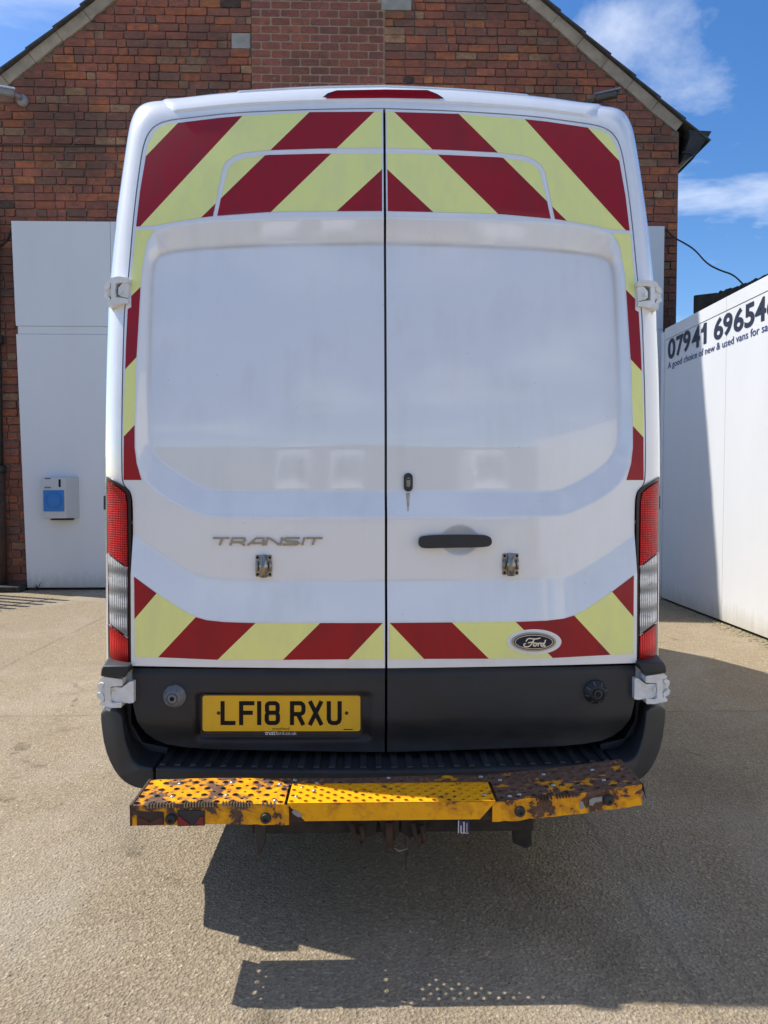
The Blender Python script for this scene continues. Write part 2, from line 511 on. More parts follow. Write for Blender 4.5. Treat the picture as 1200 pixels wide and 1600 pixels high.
def lathe(profile, c, axis=(0, -1, 0), seg=24):
    """profile: (radius, height along axis)"""
    ax = Vector(axis).normalized(); a = ax.orthogonal().normalized(); b = ax.cross(a)
    c = Vector(c); V, F = [], []
    for r, h in profile:
        for j in range(seg):
            w = 2 * math.pi * j / seg
            V.append(c + ax * h + (a * math.cos(w) + b * math.sin(w)) * r)
    n = len(profile)
    for i in range(n - 1):
        for j in range(seg):
            k = (j + 1) % seg
            F.append((i * seg + j, i * seg + k, (i + 1) * seg + k, (i + 1) * seg + j))
    F.append(tuple((n - 1) * seg + j for j in range(seg)))
    return V, F

# ------------------------------------------------------------------ picture <-> place
cam_n = np.array(CAM); FWn = np.array(FW); RTn = np.array(RT); UPn = np.array(UP)
def rays(uv):
    uv = np.atleast_2d(np.asarray(uv, float))
    return FWn + np.outer((uv[:, 0] - 600) / FPX, RTn) + np.outer((800 - uv[:, 1]) / FPX, UPn)
def P(u, v, y):
    d = rays([(u, v)])[0]
    return Vector(cam_n + d * ((y - cam_n[1]) / d[1]))
def PX(u, v, x):
    d = rays([(u, v)])[0]
    return Vector(cam_n + d * ((x - cam_n[0]) / d[0]))
def pix(p):
    d = Vector(p) - CAM
    w = d.dot(FW)
    return 600 + FPX * d.dot(RT) / w, 800 - FPX * d.dot(UP) / w

# ------------------------------------------------------------------ polygons
def clip_half(poly, p0, p1, keep_left=True):
    out = []
    (x0, y0), (x1, y1) = p0, p1
    def side(p):
        s = (x1 - x0) * (p[1] - y0) - (y1 - y0) * (p[0] - x0)
        return s if keep_left else -s
    n = len(poly)
    for i in range(n):
        a, b = poly[i], poly[(i + 1) % n]
        sa, sb = side(a), side(b)
        if sa >= 0: out.append(a)
        if (sa > 0 and sb < 0) or (sa < 0 and sb > 0):
            t = sa / (sa - sb)
            out.append((a[0] + (b[0] - a[0]) * t, a[1] + (b[1] - a[1]) * t))
    return out

def clip_box(poly, x0, x1, y0, y1):
    for ax, lim, sg in ((0, x0, 1), (0, x1, -1), (1, y0, 1), (1, y1, -1)):
        if not poly: return poly
        out = []; n = len(poly)
        for i in range(n):
            a, b = poly[i], poly[(i + 1) % n]
            sa, sb = (a[ax] - lim) * sg, (b[ax] - lim) * sg
            if sa >= 0: out.append(a)
            if (sa > 0 and sb < 0) or (sa < 0 and sb > 0):
                t = sa / (sa - sb)
                q = [a[0] + (b[0] - a[0]) * t, a[1] + (b[1] - a[1]) * t]
                q[ax] = lim
                out.append(tuple(q))
        poly = out
    return poly

def inside(poly, pts):
    pts = np.asarray(pts, float); x, y = pts[:, 0], pts[:, 1]
    r = np.zeros(len(pts), bool); n = len(poly)
    for i in range(n):
        (xa, ya), (xb, yb) = poly[i], poly[(i + 1) % n]
        if ya == yb: continue
        c = ((ya > y) != (yb > y)) & (x < (xb - xa) * (y - ya) / (yb - ya) + xa)
        r ^= c
    return r

def dist_poly(poly, x, z):
    d = np.full(x.shape, 1e9); n = len(poly)
    for i in range(n):
        (xa, za), (xb, zb) = poly[i], poly[(i + 1) % n]
        dx, dz = xb - xa, zb - za
        L = dx * dx + dz * dz
        if L == 0: continue
        t = np.clip(((x - xa) * dx + (z - za) * dz) / L, 0, 1)
        d = np.minimum(d, np.hypot(x - xa - t * dx, z - za - t * dz))
    return d

def fill(poly, cell):
    """flat polygon cut into small cells; shared vertices"""
    a = np.asarray(poly, float)
    x0, y0 = a.min(0); x1, y1 = a.max(0)
    nx = max(1, int(math.ceil((x1 - x0) / cell))); ny = max(1, int(math.ceil((y1 - y0) / cell)))
    xs = np.linspace(x0, x1, nx + 1); ys = np.linspace(y0, y1, ny + 1)
    GX, GY = np.meshgrid(xs, ys, indexing='ij')
    ins = inside(poly, np.c_[GX.ravel(), GY.ravel()]).reshape(nx + 1, ny + 1)
    full = ins[:-1, :-1] & ins[1:, :-1] & ins[1:, 1:] & ins[:-1, 1:]
    # cells touched by an edge
    touched = np.zeros((nx, ny), bool)
    n = len(poly)
    for i in range(n):
        pa, pb = poly[i], poly[(i + 1) % n]
        L = math.hypot(pb[0] - pa[0], pb[1] - pa[1])
        k = int(L / cell * 6) + 2
        for t in np.linspace(0, 1, k):
            fx = (pa[0] + (pb[0] - pa[0]) * t - x0) / max(x1 - x0, 1e-9) * nx
            fy = (pa[1] + (pb[1] - pa[1]) * t - y0) / max(y1 - y0, 1e-9) * ny
            for ox in (-0.02, 0.02):
                for oy in (-0.02, 0.02):
                    touched[min(max(int(fx + ox), 0), nx - 1), min(max(int(fy + oy), 0), ny - 1)] = True
    t2 = touched.copy()
    for sx in (-1, 0, 1):
        for sy in (-1, 0, 1):
            t2 |= np.roll(np.roll(touched, sx, 0), sy, 1)
    touched = t2
    V, F, key = [], [], {}
    q = cell * 1e-3
    def vid(p):
        kk = (round(p[0] / q), round(p[1] / q))
        if kk not in key:
            key[kk] = len(V); V.append(p)
        return key[kk]
    for i in range(nx):
        for j in range(ny):
            if full[i, j] and not touched[i, j]:
                pl = [(xs[i], ys[j]), (xs[i + 1], ys[j]), (xs[i + 1], ys[j + 1]), (xs[i], ys[j + 1])]
            elif touched[i, j]:
                pl = clip_box(list(poly), xs[i], xs[i + 1], ys[j], ys[j + 1])
            else:
                continue
            ids = []
            for p in pl:
                w = vid(p)
                if not ids or ids[-1] != w: ids.append(w)
            if len(ids) > 1 and ids[0] == ids[-1]: ids.pop()
            if len(set(ids)) == len(ids) and len(ids) >= 3:
                F.append(tuple(ids))
    return V, F

def orient(V, F):
    """make every face of a surface seen from -y wind outward (towards -y)"""
    V = np.asarray(V); out = []
    for f in F:
        p = V[list(f)]
        c = np.cross(p[1] - p[0], p[2] - p[0])
        for k in range(2, len(f) - 1):
            c = c + np.cross(p[k] - p[0], p[k + 1] - p[0])
        out.append(tuple(f) if c[1] <= 0 else tuple(reversed(f)))
    return out

def thicken(V, F, dep, drift=(0, 0, 0)):
    """add side walls going +y by dep round the open border, no back"""
    V = [tuple(p) for p in V]; F = list(F)
    cnt = {}
    for f in F:
        for i in range(len(f)):
            a, b = f[i], f[(i + 1) % len(f)]
            cnt[(a, b)] = cnt.get((a, b), 0) + 1
    bord = [(a, b) for (a, b) in cnt if (b, a) not in cnt]
    mp, cp = {}, {}
    nV = list(V)
    for a, b in bord:
        for i in (a, b):
            if i not in mp:
                cp[i] = len(nV); nV.append(V[i])
                mp[i] = len(nV); nV.append((V[i][0] + drift[0], V[i][1] + dep, V[i][2] + drift[2]))
    for a, b in bord:
        F.append((cp[b], cp[a], mp[a], mp[b]))
    return nV, F

# ------------------------------------------------------------------ the rear of the van as a surface y(x, z)
def base_y(x, z):
    x = np.asarray(x, float); z = np.asarray(z, float)
    return 2.385 + 0.190 * np.maximum(z - 1.52, 0) ** 1.4 + 0.035 * (x / 0.85) ** 2

def solve(uv, yf, off=0.0):
    d = rays(uv); y = np.full(len(d), 2.45)
    for _ in range(9):
        p = cam_n + d * (y / d[:, 1])[:, None]
        y = yf(p[:, 0], p[:, 2]) - off
    return cam_n + d * (y / d[:, 1])[:, None]

def to_xz(px):
    p = solve(px, base_y)
    return [(a[0], a[2]) for a in p]

def smooth_poly(pts, it=2, closed=True):
    for _ in range(it):
        q = []; n = len(pts)
        for i in range(n if closed else n - 1):
            a, b = pts[i], pts[(i + 1) % n]
            q.append((a[0] * .75 + b[0] * .25, a[1] * .75 + b[1] * .25))
            q.append((a[0] * .25 + b[0] * .75, a[1] * .25 + b[1] * .75))
        if not closed: q = [pts[0]] + q + [pts[-1]]
        pts = q
    return pts

PAN_IN = [(700, 375), (604, 375), (450, 377), (330, 381), (262, 388), (240, 396), (234, 412), (231, 450), (228.5, 560), (227, 685), (234, 705), (255, 727), (290, 749), (322, 765), (345, 767), (604, 767), (700, 767)]
PAN_OUT = [(700, 338), (604, 338), (340, 342), (285, 348), (252, 355), (234, 366), (227, 388), (221, 430), (216, 520), (213, 600), (211, 690), (214, 722), (224, 747), (244, 769), (282, 791), (320, 806), (345, 809), (604, 809), (700, 809)]
LOWEDGE = [(150, 860), (209, 901), (245, 927), (284, 953), (305, 964), (322, 969), (350, 972), (396, 973.5), (604, 973.5)]
WINP = [(700, 236), (420, 238), (381, 242), (366, 247), (356, 255), (350, 266), (342, 310), (336, 338), (424, 331), (700, 331)]
def mirrored_set(px):
    return to_xz(px)
PIN = smooth_poly(to_xz(PAN_IN), 2); POUT = smooth_poly(to_xz(PAN_OUT), 2); WIN = to_xz(WINP)
low = to_xz(LOWEDGE)
LX = np.array([-p[0] for p in low])[::-1]; LZ = np.array([p[1] for p in low])[::-1]   # |x| ascending
CUP = to_xz([(718, 844)])[0]
def sstep(t):
    t = np.clip(t, 0, 1); return t * t * (3 - 2 * t)

def disp(x, z):
    """how far the pressed door skin stands out (+) or in (-)"""
    x = np.asarray(x, float); z = np.asarray(z, float)
    ax = -np.abs(x)
    sh = x.shape
    axf, zf = ax.ravel(), z.ravel()
    pts = np.c_[axf, zf]
    ii = inside(PIN, pts); io = inside(POUT, pts)
    di = dist_poly(PIN, axf, zf); do = dist_poly(POUT, axf, zf)
    t = np.where(ii, 0.0, np.where(io, di / (di + do + 1e-9), 1.0))
    d = -0.036 * (1 - np.where(t < 0.06, (t / 0.06) ** 2 * 0.032, np.where(t > 0.94, 1 - ((1 - t) / 0.06) ** 2 * 0.032, 0.032 + (t - 0.06) / 0.88 * 0.936)))
    # lower skirt stands out below a curved crease
    zc = np.interp(np.abs(axf), LX, LZ)
    tt = np.clip(1 - (zf - zc) / 0.15, 0, 1)
    d = d + 0.026 * np.where(tt < 0.10, (tt / 0.10) ** 2 * 0.055, np.where(tt > 0.92, 1 - ((1 - tt) / 0.08) ** 2 * 0.045, 0.055 + (tt - 0.10) / 0.82 * 0.90))
    # window blank
    iw = inside(WIN, pts); dw = dist_poly(WIN, axf, zf)
    d = d - 0.003 * np.where(iw, sstep(dw / 0.012), 0)
    # finger cup behind the handle (right door only)
    xf = x.ravel()
    e = ((xf - CUP[0]) / 0.060) ** 2 + ((zf - CUP[1]) / 0.049) ** 2
    d = d - 0.020 * np.where(e < 1, (1 - e) ** 0.7, 0)
    return d.reshape(sh)

def door_y(x, z):
    return base_y(x, z) - disp(x, z)

def S(uv, off=0.0):
    return solve(uv, door_y, off)

# ------------------------------------------------------------------ ground
mk('ground', [(-120, -120, 0), (120, -120, 0), (120, 160, 0), (-120, 160, 0)], [(0, 1, 2, 3)], MAT['ground'])['kind'] = 'structure'

# ------------------------------------------------------------------ brick building
YB = 9.76
building = empty('brick_building', (0, YB, 0), 'old red brick gable building with slate roof behind the van', 'building')
XR = P(1060, 300, YB).x
pR0, pR1 = P(845, 0, YB), P(1062, 187, YB)
slR = (pR0.z - pR1.z) / (pR1.x - pR0.x)
pL0, pL1 = P(150, 0, YB), P(0, 118, YB)
slL = (pL0.z - pL1.z) / (pL0.x - pL1.x)
# apex where the two roof lines meet
xa = (pR0.z + slR * pR0.x - pL0.z + slL * pL0.x) / (slR + slL)
za = pR0.z - slR * (xa - pR0.x)
ZE = pR1.z
XL = pL0.x - (pL0.z - ZE) / slL
XW = XL + 0.22                      # left wall corner
def roof_z(x):
    return za - slR * (x - xa) if x > xa else za - slL * (xa - x)
DEEP = 11.0
VERGE = 0.165                       # depth of the cement verge under the tiles
wall_poly = [(XW, 0), (XR, 0), (XR, roof_z(XR) - VERGE), (xa, za - VERGE * 1.3), (XW, roof_z(XW) - VERGE)]
def gable(y0, y1, pts):
    n = len(pts)
    V = [(x, y0, z) for x, z in pts] + [(x, y1, z) for x, z in pts]
    F = [tuple(range(n)), tuple(range(2 * n - 1, n - 1, -1))] + [(i, i + n, (i + 1) % n + n, (i + 1) % n) for i in range(n)]
    return V, F
v_, f_ = gable(YB + 0.012, YB + DEEP, wall_poly)
mk('wall', v_, f_, MAT['mortar'], building)
# rebuilt strip: newer brick with wider buff joints
nx0, nx1 = P(394, 60, YB).x, P(601, 60, YB).x
nzb = P(500, 230, YB).z
mk('rebuilt_strip', boxv(nx0 - 0.005, nx1 + 0.005, YB + 0.001, YB + 0.03, nzb, min(roof_z(nx0), roof_z(nx1)) - 0.6), BOXF, MAT['mortar2'], building)

PAL = [((0.440, 0.139, 0.080), 5), ((0.383, 0.130, 0.083), 5), ((0.505, 0.153, 0.068), 4), ((0.334, 0.130, 0.087), 4), ((0.285, 0.139, 0.096), 2.2), ((0.473, 0.263, 0.141), 1.1), ((0.408, 0.232, 0.135), 0.8), ((0.571, 0.197, 0.073), 1.2), ((0.066, 0.048, 0.038), 0.2)]
PW = np.array([w for _, w in PAL]); PW = PW / PW.sum()
NEWPAL = [(0.358, 0.115, 0.087), (0.382, 0.117, 0.085), (0.336, 0.113, 0.095), (0.412, 0.131, 0.085)]
ROW = 12.1 / FPX * YB
COURSE_T = ROW * 0.885
bricks = []      # (x0, x1, z0, z1, proud, colour, kind)
stones = []
for a, b in ((P(362, 82, YB), P(392, 57, YB)), (P(596, 21, YB), P(644, -6, YB))):
    r0 = round((a.z - 0.01) / ROW)
    a.z = 0.01 + r0 * ROW; b.z = 0.01 + (r0 + 2) * ROW - ROW * 0.11
    stones.append((a, b))
def in_stone(x0, x1, z0, z1):
    for a, b in stones:
        if x1 > a.x and x0 < b.x and z1 > a.z and z0 < b.z: return True
    return False
row = 0
z = 0.01
hoard_z = P(300, 352, YB).z
hoard_xl, hoard_xr = P(40, 600, YB).x, P(1020, 600, YB).x
while z < za - VERGE * 1.3 - ROW:
    z1 = z + COURSE_T
    # limits under the verge at this course
    lo, hi = XW, XR
    top = z1 + VERGE
    if roof_z(XW) < top: lo = xa - (za - top) / slL + 0.02
    if roof_z(XR) < top: hi = xa + (za - top) / slR - 0.02
    if hi - lo < 0.2: break
    x = lo
    hdr = random.random() < 0.5
    while x < hi - 0.03:
        new = (nx0 - 0.01 <= x < nx1 - 0.06) and z > nzb
        if new:
            L = 0.256
            if x < nx0 + 0.05: L = 0.256 if row % 2 else 0.128
            gap = 0.020
        else:
            L = (0.128 if random.random() < 0.33 else 0.272) * random.uniform(0.94, 1.06)
            gap = random.uniform(0.008, 0.018)
        x1 = min(x + L, hi)
        if not new and x < nx0 < x1 and z > nzb:
            x1 = nx0
        if new and x1 > nx1: x1 = nx1
        if hi - x1 < 0.06: x1 = hi
        xs_, xe_ = x, x1 - gap
        for a, b in stones:
            if z1 > a.z + 0.01 and z < b.z - 0.01 and xe_ > a.x and xs_ < b.x:
                if xs_ < a.x - 0.03: xe_ = a.x - 0.008
                elif xe_ > b.x + 0.03: xs_ = b.x
                else: xe_ = xs_
        if xe_ - xs_ > 0.03:
            if new:
                c = NEWPAL[random.randrange(4)]; pr = random.uniform(-0.001, 0.002) + 0.005
            else:
                c = PAL[rng.choice(len(PAL), p=PW)][0]; pr = random.uniform(0.003, 0.016)
            j = random.uniform(0.86, 1.14)
            c = tuple(q * j for q in c)
            bricks.append((xs_, xe_, z + random.uniform(-.004, .004), z1 + (-0.009 if new else random.uniform(-.007, .003)), pr, c))
        x = x1
    z += ROW; row += 1

van_sil = [(163, 1200), (163, 700), (172, 430), (205, 215), (216, 180), (246, 164), (365, 147), (604, 136), (830, 147), (945, 166), (985, 185), (1000, 240), (1034, 430), (1036, 1200)]
def shows(b):
    u, v = pix(((b[0] + b[1]) / 2, YB, (b[2] + b[3]) / 2))
    if not (2 < u < 1198 and 1 < v < 1598): return False
    if inside(van_sil, [(u, v)])[0]: return False
    if 20 < u < 1040 and 340 < v < 925: return False
    return True
vis = [i for i, b in enumerate(bricks) if shows(b)]
vis.sort(key=lambda i: -(bricks[i][1] - bricks[i][0]) * (bricks[i][3] - bricks[i][2]) / ((Vector((bricks[i][0], YB, bricks[i][2])) - CAM).length ** 2))
single = set(vis[:300])
def bump_box(w, h, seed):
    """a worn brick: front face with eight chipped corner points"""
    r = random.Random(seed)
    def j(): return r.uniform(0, 0.010) + (r.uniform(0.005, 0.022) if r.random() < 0.12 else 0)
    c = 0.006
    fr = [(-w/2 + c + j(), -h/2), (w/2 - c - j(), -h/2), (w/2, -h/2 + c + j()), (w/2, h/2 - c - j()), (w/2 - c - j(), h/2), (-w/2 + c + j(), h/2), (-w/2, h/2 - c - j()), (-w/2, -h/2 + c + j())]
    V = [(x, 0.0, zz) for x, zz in fr] + [(x, 0.05, zz) for x, zz in fr]
    F = [tuple(range(8))] + [(i, i + 8, (i + 1) % 8 + 8, (i + 1) % 8) for i in range(8)]
    return V, F
brick_mesh = {}
SV, SF, SC = [], [], []
for i, (x0, x1, z0, z1, pr, c) in enumerate(bricks):
    w, h = x1 - x0, z1 - z0
    if i in single:
        kw = round(w / 0.01); kv = i % 3
        key = (kw, kv)
        if key not in brick_mesh:
            v, f = bump_box(kw * 0.01, COURSE_T, kw * 7 + kv)
            me = bpy.data.meshes.new('brick'); me.from_pydata(v, [], f); me.materials.append(MAT['brick']); me.update()
            brick_mesh[key] = me
        o = bpy.data.objects.new('brick', brick_mesh[key])
        link(o, building, ((x0 + x1) / 2, YB - pr, (z0 + z1) / 2))
        o.scale = (w / (kw * 0.01), 1, h / COURSE_T)
        o.color = rgba(c)
    else:
        if z1 < hoard_z - 0.3 and x0 > hoard_xl + 0.3 and x1 < hoard_xr - 0.3: continue   # wholly behind the hoarding
        v, f = bump_box(w, h, i)
        n = len(SV)
        SV += [(p[0] + (x0 + x1) / 2, p[1] + YB - pr, p[2] + (z0 + z1) / 2) for p in v]
        SF += [tuple(q + n for q in g) for g in f]
        SC += [c] * len(f)
bf = mk('brickwork', SV, SF, MAT['brick_s'], building)
bf['kind'] = 'stuff'
at = bf.data.attributes.new('bcol', 'FLOAT_COLOR', 'FACE')
at.data.foreach_set('color', np.array([rgba(c) for c in SC], dtype=np.float32).ravel())
for a, b in stones:
    bev(box('stone_block', a.x, b.x - 0.01, YB - 0.012, YB + 0.03, a.z, b.z, MAT['stone'], building), 0.008)

# cement verge and tiles along both slopes
def slope_pt(side, s, off=0.0):
    """point on the roof line a distance s from the apex; off is perpendicular, outwards"""
    sl = slR if side > 0 else slL
    n = math.hypot(1, sl)
    return xa + side * (s + off * sl) / n, za + (-sl * s + off) / n
for side in (1, -1):
    sl = slR if side > 0 else slL
    eave_x = P(1106, 200, YB).x if side > 0 else XL - 0.1
    L = abs(eave_x - xa) * math.hypot(1, sl)
    n = int(L / 0.43)
    for i in range(n):
        s0, s1 = L * i / n, L * (i + 1) / n
        # verge pieces of cement
        q = [slope_pt(side, s0 + 0.006, -0.019), slope_pt(side, s1, -0.019), slope_pt(side, s1, -0.165 + random.uniform(-.012, .012)), slope_pt(side, s0 + 0.006, -0.165 + random.uniform(-.012, .012))]
        if side < 0: q = q[::-1]
        v, f = gable(YB - 0.02 - random.uniform(0, .012), YB + 0.3, q[::-1])
        if q[1][0] < XR + 0.05:
            mk('verge_stone', v, f, MAT['verge'], building); fixn(bpy.data.objects[building.children[-1].name])
        # tile: thick lower edge lapping over the next one
        t0, t1 = 0.0, 0.040
        q = [slope_pt(side, s0 - 0.06, -0.018), slope_pt(side, s1, 0.002), slope_pt(side, s1, 0.026), slope_pt(side, s0 - 0.06, 0.002)]
        v, f = gable(YB - 0.07 - random.uniform(0, .02), YB + 0.45, q)
        fixn(mk('roof_tile', v, f, MAT['slate'], building))
    a, b = slope_pt(side, 0, -0.034), slope_pt(side, L, -0.034)
    c, d = slope_pt(side, L, -0.10), slope_pt(side, 0, -0.10)
    v, f = gable(YB + 0.31, YB + DEEP + 0.2, [a, b, c, d])
    fixn(mk('roof_slope', v, f, MAT['slate'], building))
# eaves box and gutter at the right corner
g = [P(*q, YB - 0.06) for q in ((1066, 252), (1078, 214), (1076, 203), (1112, 205), (1108, 212), (1092, 235), (1074, 250))]
v, f = gable(YB - 0.06, YB + DEEP, [(p.x, p.z) for p in g])
fixn(mk('eaves_gutter', v, f, MAT['iron'], building))
b0 = P(1066, 238, YB - 0.1); b1 = P(1088, 240, YB - 0.1)
v, f = join([tube([b0, b1], 0.012, 6), tube([P(1083, 234, YB - 0.1), P(1083, 248, YB - 0.1)], 0.010, 6)])
mk('gutter_bracket', v, f, MAT['iron'], building)

# ------------------------------------------------------------------ white hoarding behind the van
YH = 9.63
hoard = empty('white_hoarding', (-0.5, YH, 0), 'tall flat white sheet wall fixed to the brick gable behind the van', 'hoarding')
hx0, hx1 = P(30, 640, YH).x, P(1038, 400, YH).x
hz1 = P(30, 345, YH).z
zs0, zs1 = P(30, 522, YH).z, P(30, 509, YH).z
ncol = 7
for i in range(ncol):
    a = hx0 + (hx1 - hx0) * i / ncol; b = hx0 + (hx1 - hx0) * (i + 1) / ncol
    lean = 0.055 if i == 0 else 0.0
    for (q0, q1) in ((0.035, zs0), (zs1, hz1)):
        v = boxv(a + 0.002, b - 0.002, YH, YH + 0.04, q0, q1)
        if i == 0:   # the outer edge runs a little out of true
            v = [(p[0] + (0.06 - 0.12 * p[2] / hz1 if p[0] < (a + b) / 2 else 0), p[1], p[2]) for p in v]
        bev(mk('sheet_panel', v, BOXF, MAT['sheet'], hoard), 0.003)
v = boxv(hx0 + 0.0, hx1, YH + 0.006, YH + 0.04, zs0 + 0.004, zs1 - 0.004)
mk('joint_strip', v, BOXF, MAT['sheet'], hoard)
box('timber_frame', hx0 + 0.1, hx1 - 0.1, YH + 0.045, YB - 0.03, 0.02, hz1 - 0.1, MAT['under'], hoard)

# ------------------------------------------------------------------ white hoarding on the right with the phone number
XH = P(1200, 757, 6.37).x
side_h = empty('white_hoarding', (XH, 6.5, 0), 'white sheet wall lettered with a phone number to the right of the van', 'hoarding')
yc0 = 8.66
zt = PX(1199.9, 430.5, XH).z
ztrim = zt - 0.135
wid = 1.49
yy = yc0
i = 0
while yy > -6:
    y2 = yy - wid
    bev(box('sheet_panel', XH, XH + 0.04, y2 + 0.0015, yy - 0.0015, 0.03, ztrim - 0.003, MAT['sheet'], side_h), 0.002)
    bev(box('top_trim', XH - 0.006, XH + 0.06, y2 + 0.001, yy - 0.001, ztrim, zt, MAT['sheet'], side_h), 0.003)
    yy = y2
bev(box('corner_post', XH - 0.015, XH + 0.07, yc0 + 0.002, yc0 + 0.08, 0.0, zt - 0.03, MAT['sheet'], side_h), 0.006)
box('timber_frame', XH + 0.05, XH + 0.14, -6, yc0, 0.0, zt - 0.06, MAT['under'], side_h)

def text_mesh(body, bold=0.0, shear=0.0):
    cu = bpy.data.curves.new('txt', 'FONT')
    cu.body = body; cu.offset = bold; cu.shear = shear; cu.resolution_u = 4
    o = bpy.data.objects.new('txt', cu); COL.objects.link(o)
    dg = bpy.context.evaluated_depsgraph_get(); dg.update()
    me = bpy.data.meshes.new_from_object(o.evaluated_get(dg))
    V = np.array([tuple(v.co) for v in me.vertices]); F = [tuple(p.vertices) for p in me.polygons]
    bpy.data.objects.remove(o); bpy.data.curves.remove(cu); bpy.data.meshes.remove(me)
    return V, F
def wall_chars(name, items, bold, vline, mat):
    """items: (character, u0, u1) in the picture; vline gives (top, bottom) at a column"""
    for i, (ch_, u0, u1, top, bot) in enumerate(items):
        if ch_ == '1':
            V, F = np.array([(0, .60, 0), (0, .76, 0), (.22, .80, 0), (.36, .88, 0), (.46, 1, 0), (.46, 0, 0), (.96, 0, 0), (.96, 1, 0), (.46, .60, 0)]), [(0, 8, 4, 3, 2, 1), (5, 6, 7, 4, 8)]
        else: V, F = text_mesh(ch_, bold)
        a = PX(u0, bot, XH); c = PX(u1, bot, XH)
        um = (u0 + u1) / 2
        zt_, zb_ = PX(um, top, XH).z, PX(um, bot, XH).z
        x = (V[:, 0] - V[:, 0].min()) / np.ptp(V[:, 0])
        zz_ = (V[:, 1] - V[:, 1].min()) / np.ptp(V[:, 1])
        W = np.array([(XH - 0.004, a.y + (c.y - a.y) * x[k_], zb_ + (zt_ - zb_) * zz_[k_]) for k_ in range(len(V))])
        ff = []
        for q in F:
            n_ = np.cross(W[q[1]] - W[q[0]], W[q[2]] - W[q[0]])
            ff.append(q if n_[0] < 0 else tuple(reversed(q)))
        mk(name, W, ff, mat, side_h)
digs = []
for ch_, u0, u1, top, bot in (('0', 1043.8, 1055.3, 528.5, 560.5), ('7', 1056.5, 1068, 523.5, 555), ('9', 1067.5, 1079, 516.5, 549.5), ('4', 1081, 1094, 510.5, 544), ('1', 1095.5, 1104, 505.5, 538),
        ('6', 1115.5, 1130, 496, 530.5), ('9', 1130, 1144.5, 489, 524), ('6', 1146.5, 1162, 481.5, 518), ('5', 1163.5, 1179, 473.5, 511), ('4', 1180, 1197, 465.5, 503), ('6', 1198.5, 1216, 456.5, 494)):
    digs.append((ch_, u0, u1, top, bot))
wall_chars('digit', digs, 0.030, None, MAT['navy_ink'])
# slogan: advance widths from the font, laid along the wall
Vt_, _ = text_mesh('A good choice of new & used vans for sale', 0.006)
tot_ = np.ptp(Vt_[:, 0])
sloc = 'A good choice of new & used vans for sale'
y_a, y_b = PX(1044, 570, XH).y, PX(1200, 520, XH).y
part_ = np.ptp(text_mesh('A good choice of new & used vans for sa', 0.006)[0][:, 0])
ky = (y_b - y_a) / part_
zb_ = PX(1046, 575.5, XH).z; kz = (PX(1046, 565.5, XH).z - zb_) / 0.72
for i, ch_ in enumerate(sloc):
    if ch_ == ' ': continue
    Vc, Fc = text_mesh(ch_, 0.006)
    pre = text_mesh(sloc[:i + 1], 0.006)[0][:, 0].max() - Vt_[:, 0].min()
    W = np.array([(XH - 0.004, y_a + ky * (pre - Vc[:, 0].max() + q[0]), zb_ + kz * q[1]) for q in Vc])
    ff = []
    for q in Fc:
        n_ = np.cross(W[q[1]] - W[q[0]], W[q[2]] - W[q[0]])
        ff.append(q if n_[0] < 0 else tuple(reversed(q)))
    mk('letter', W, ff, MAT['blue_ink'], side_h)

# ------------------------------------------------------------------ shed roof showing over the right wall
shed = empty('shed', (6.0, 8.5, 0), 'dark mossy flat-topped outbuilding behind the lettered white wall', 'shed')
line = [P(1083, 460, 9.62), P(1118, 457, 9.30), P(1136, 451.5, 9.0), P(1152, 446, 8.75), P(1172, 439, 8.45), P(1200, 427, 8.05), P(1250, 407, 7.5), P(1310, 383, 7.0)]
box('wall', line[0].x + 0.02, 9.0, 6.6, 9.66, 0.0, line[0].z - 0.35, MAT['moss'], shed)
for i in range(len(line) - 1):
    p, q = line[i], line[i + 1]
    dd = 0.26 + 0.04 * (i % 2)
    v = [(q.x, q.y + 0.01, q.z - dd), (9.1, q.y + 0.01, q.z - dd), (9.1, p.y, p.z - dd), (p.x, p.y, p.z - dd),
         (q.x, q.y + 0.01, q.z), (9.1, q.y + 0.01, q.z + .02), (9.1, p.y, p.z + .02), (p.x, p.y, p.z - 0.012)]
    bev(mk('coping_slab', v, BOXF, MAT['moss'], shed), 0.015)
cx0 = line[2].x
sa = line[3]
mv, mf = [], []
for i in range(240):
    y = random.uniform(6.9, 9.4); r = random.uniform(0.010, 0.032)
    x = float(np.interp(y, [p.y for p in line[::-1]], [p.x for p in line[::-1]])) + random.uniform(0.01, 0.25)
    zz = float(np.interp(y, [p.y for p in line[::-1]], [p.z for p in line[::-1]])) + 0.004
    v, f = lathe([(r, 0), (r * .9, r * .5), (r * .3, r * .9)], (x, y, zz - 0.02), (0, 0, 1), 6)
    n = len(mv); mv += [tuple(p) for p in v]; mf += [tuple(q + n for q in g_) for g_ in f]
o = mk('moss', mv, mf, MAT['moss'], shed); o['kind'] = 'stuff'

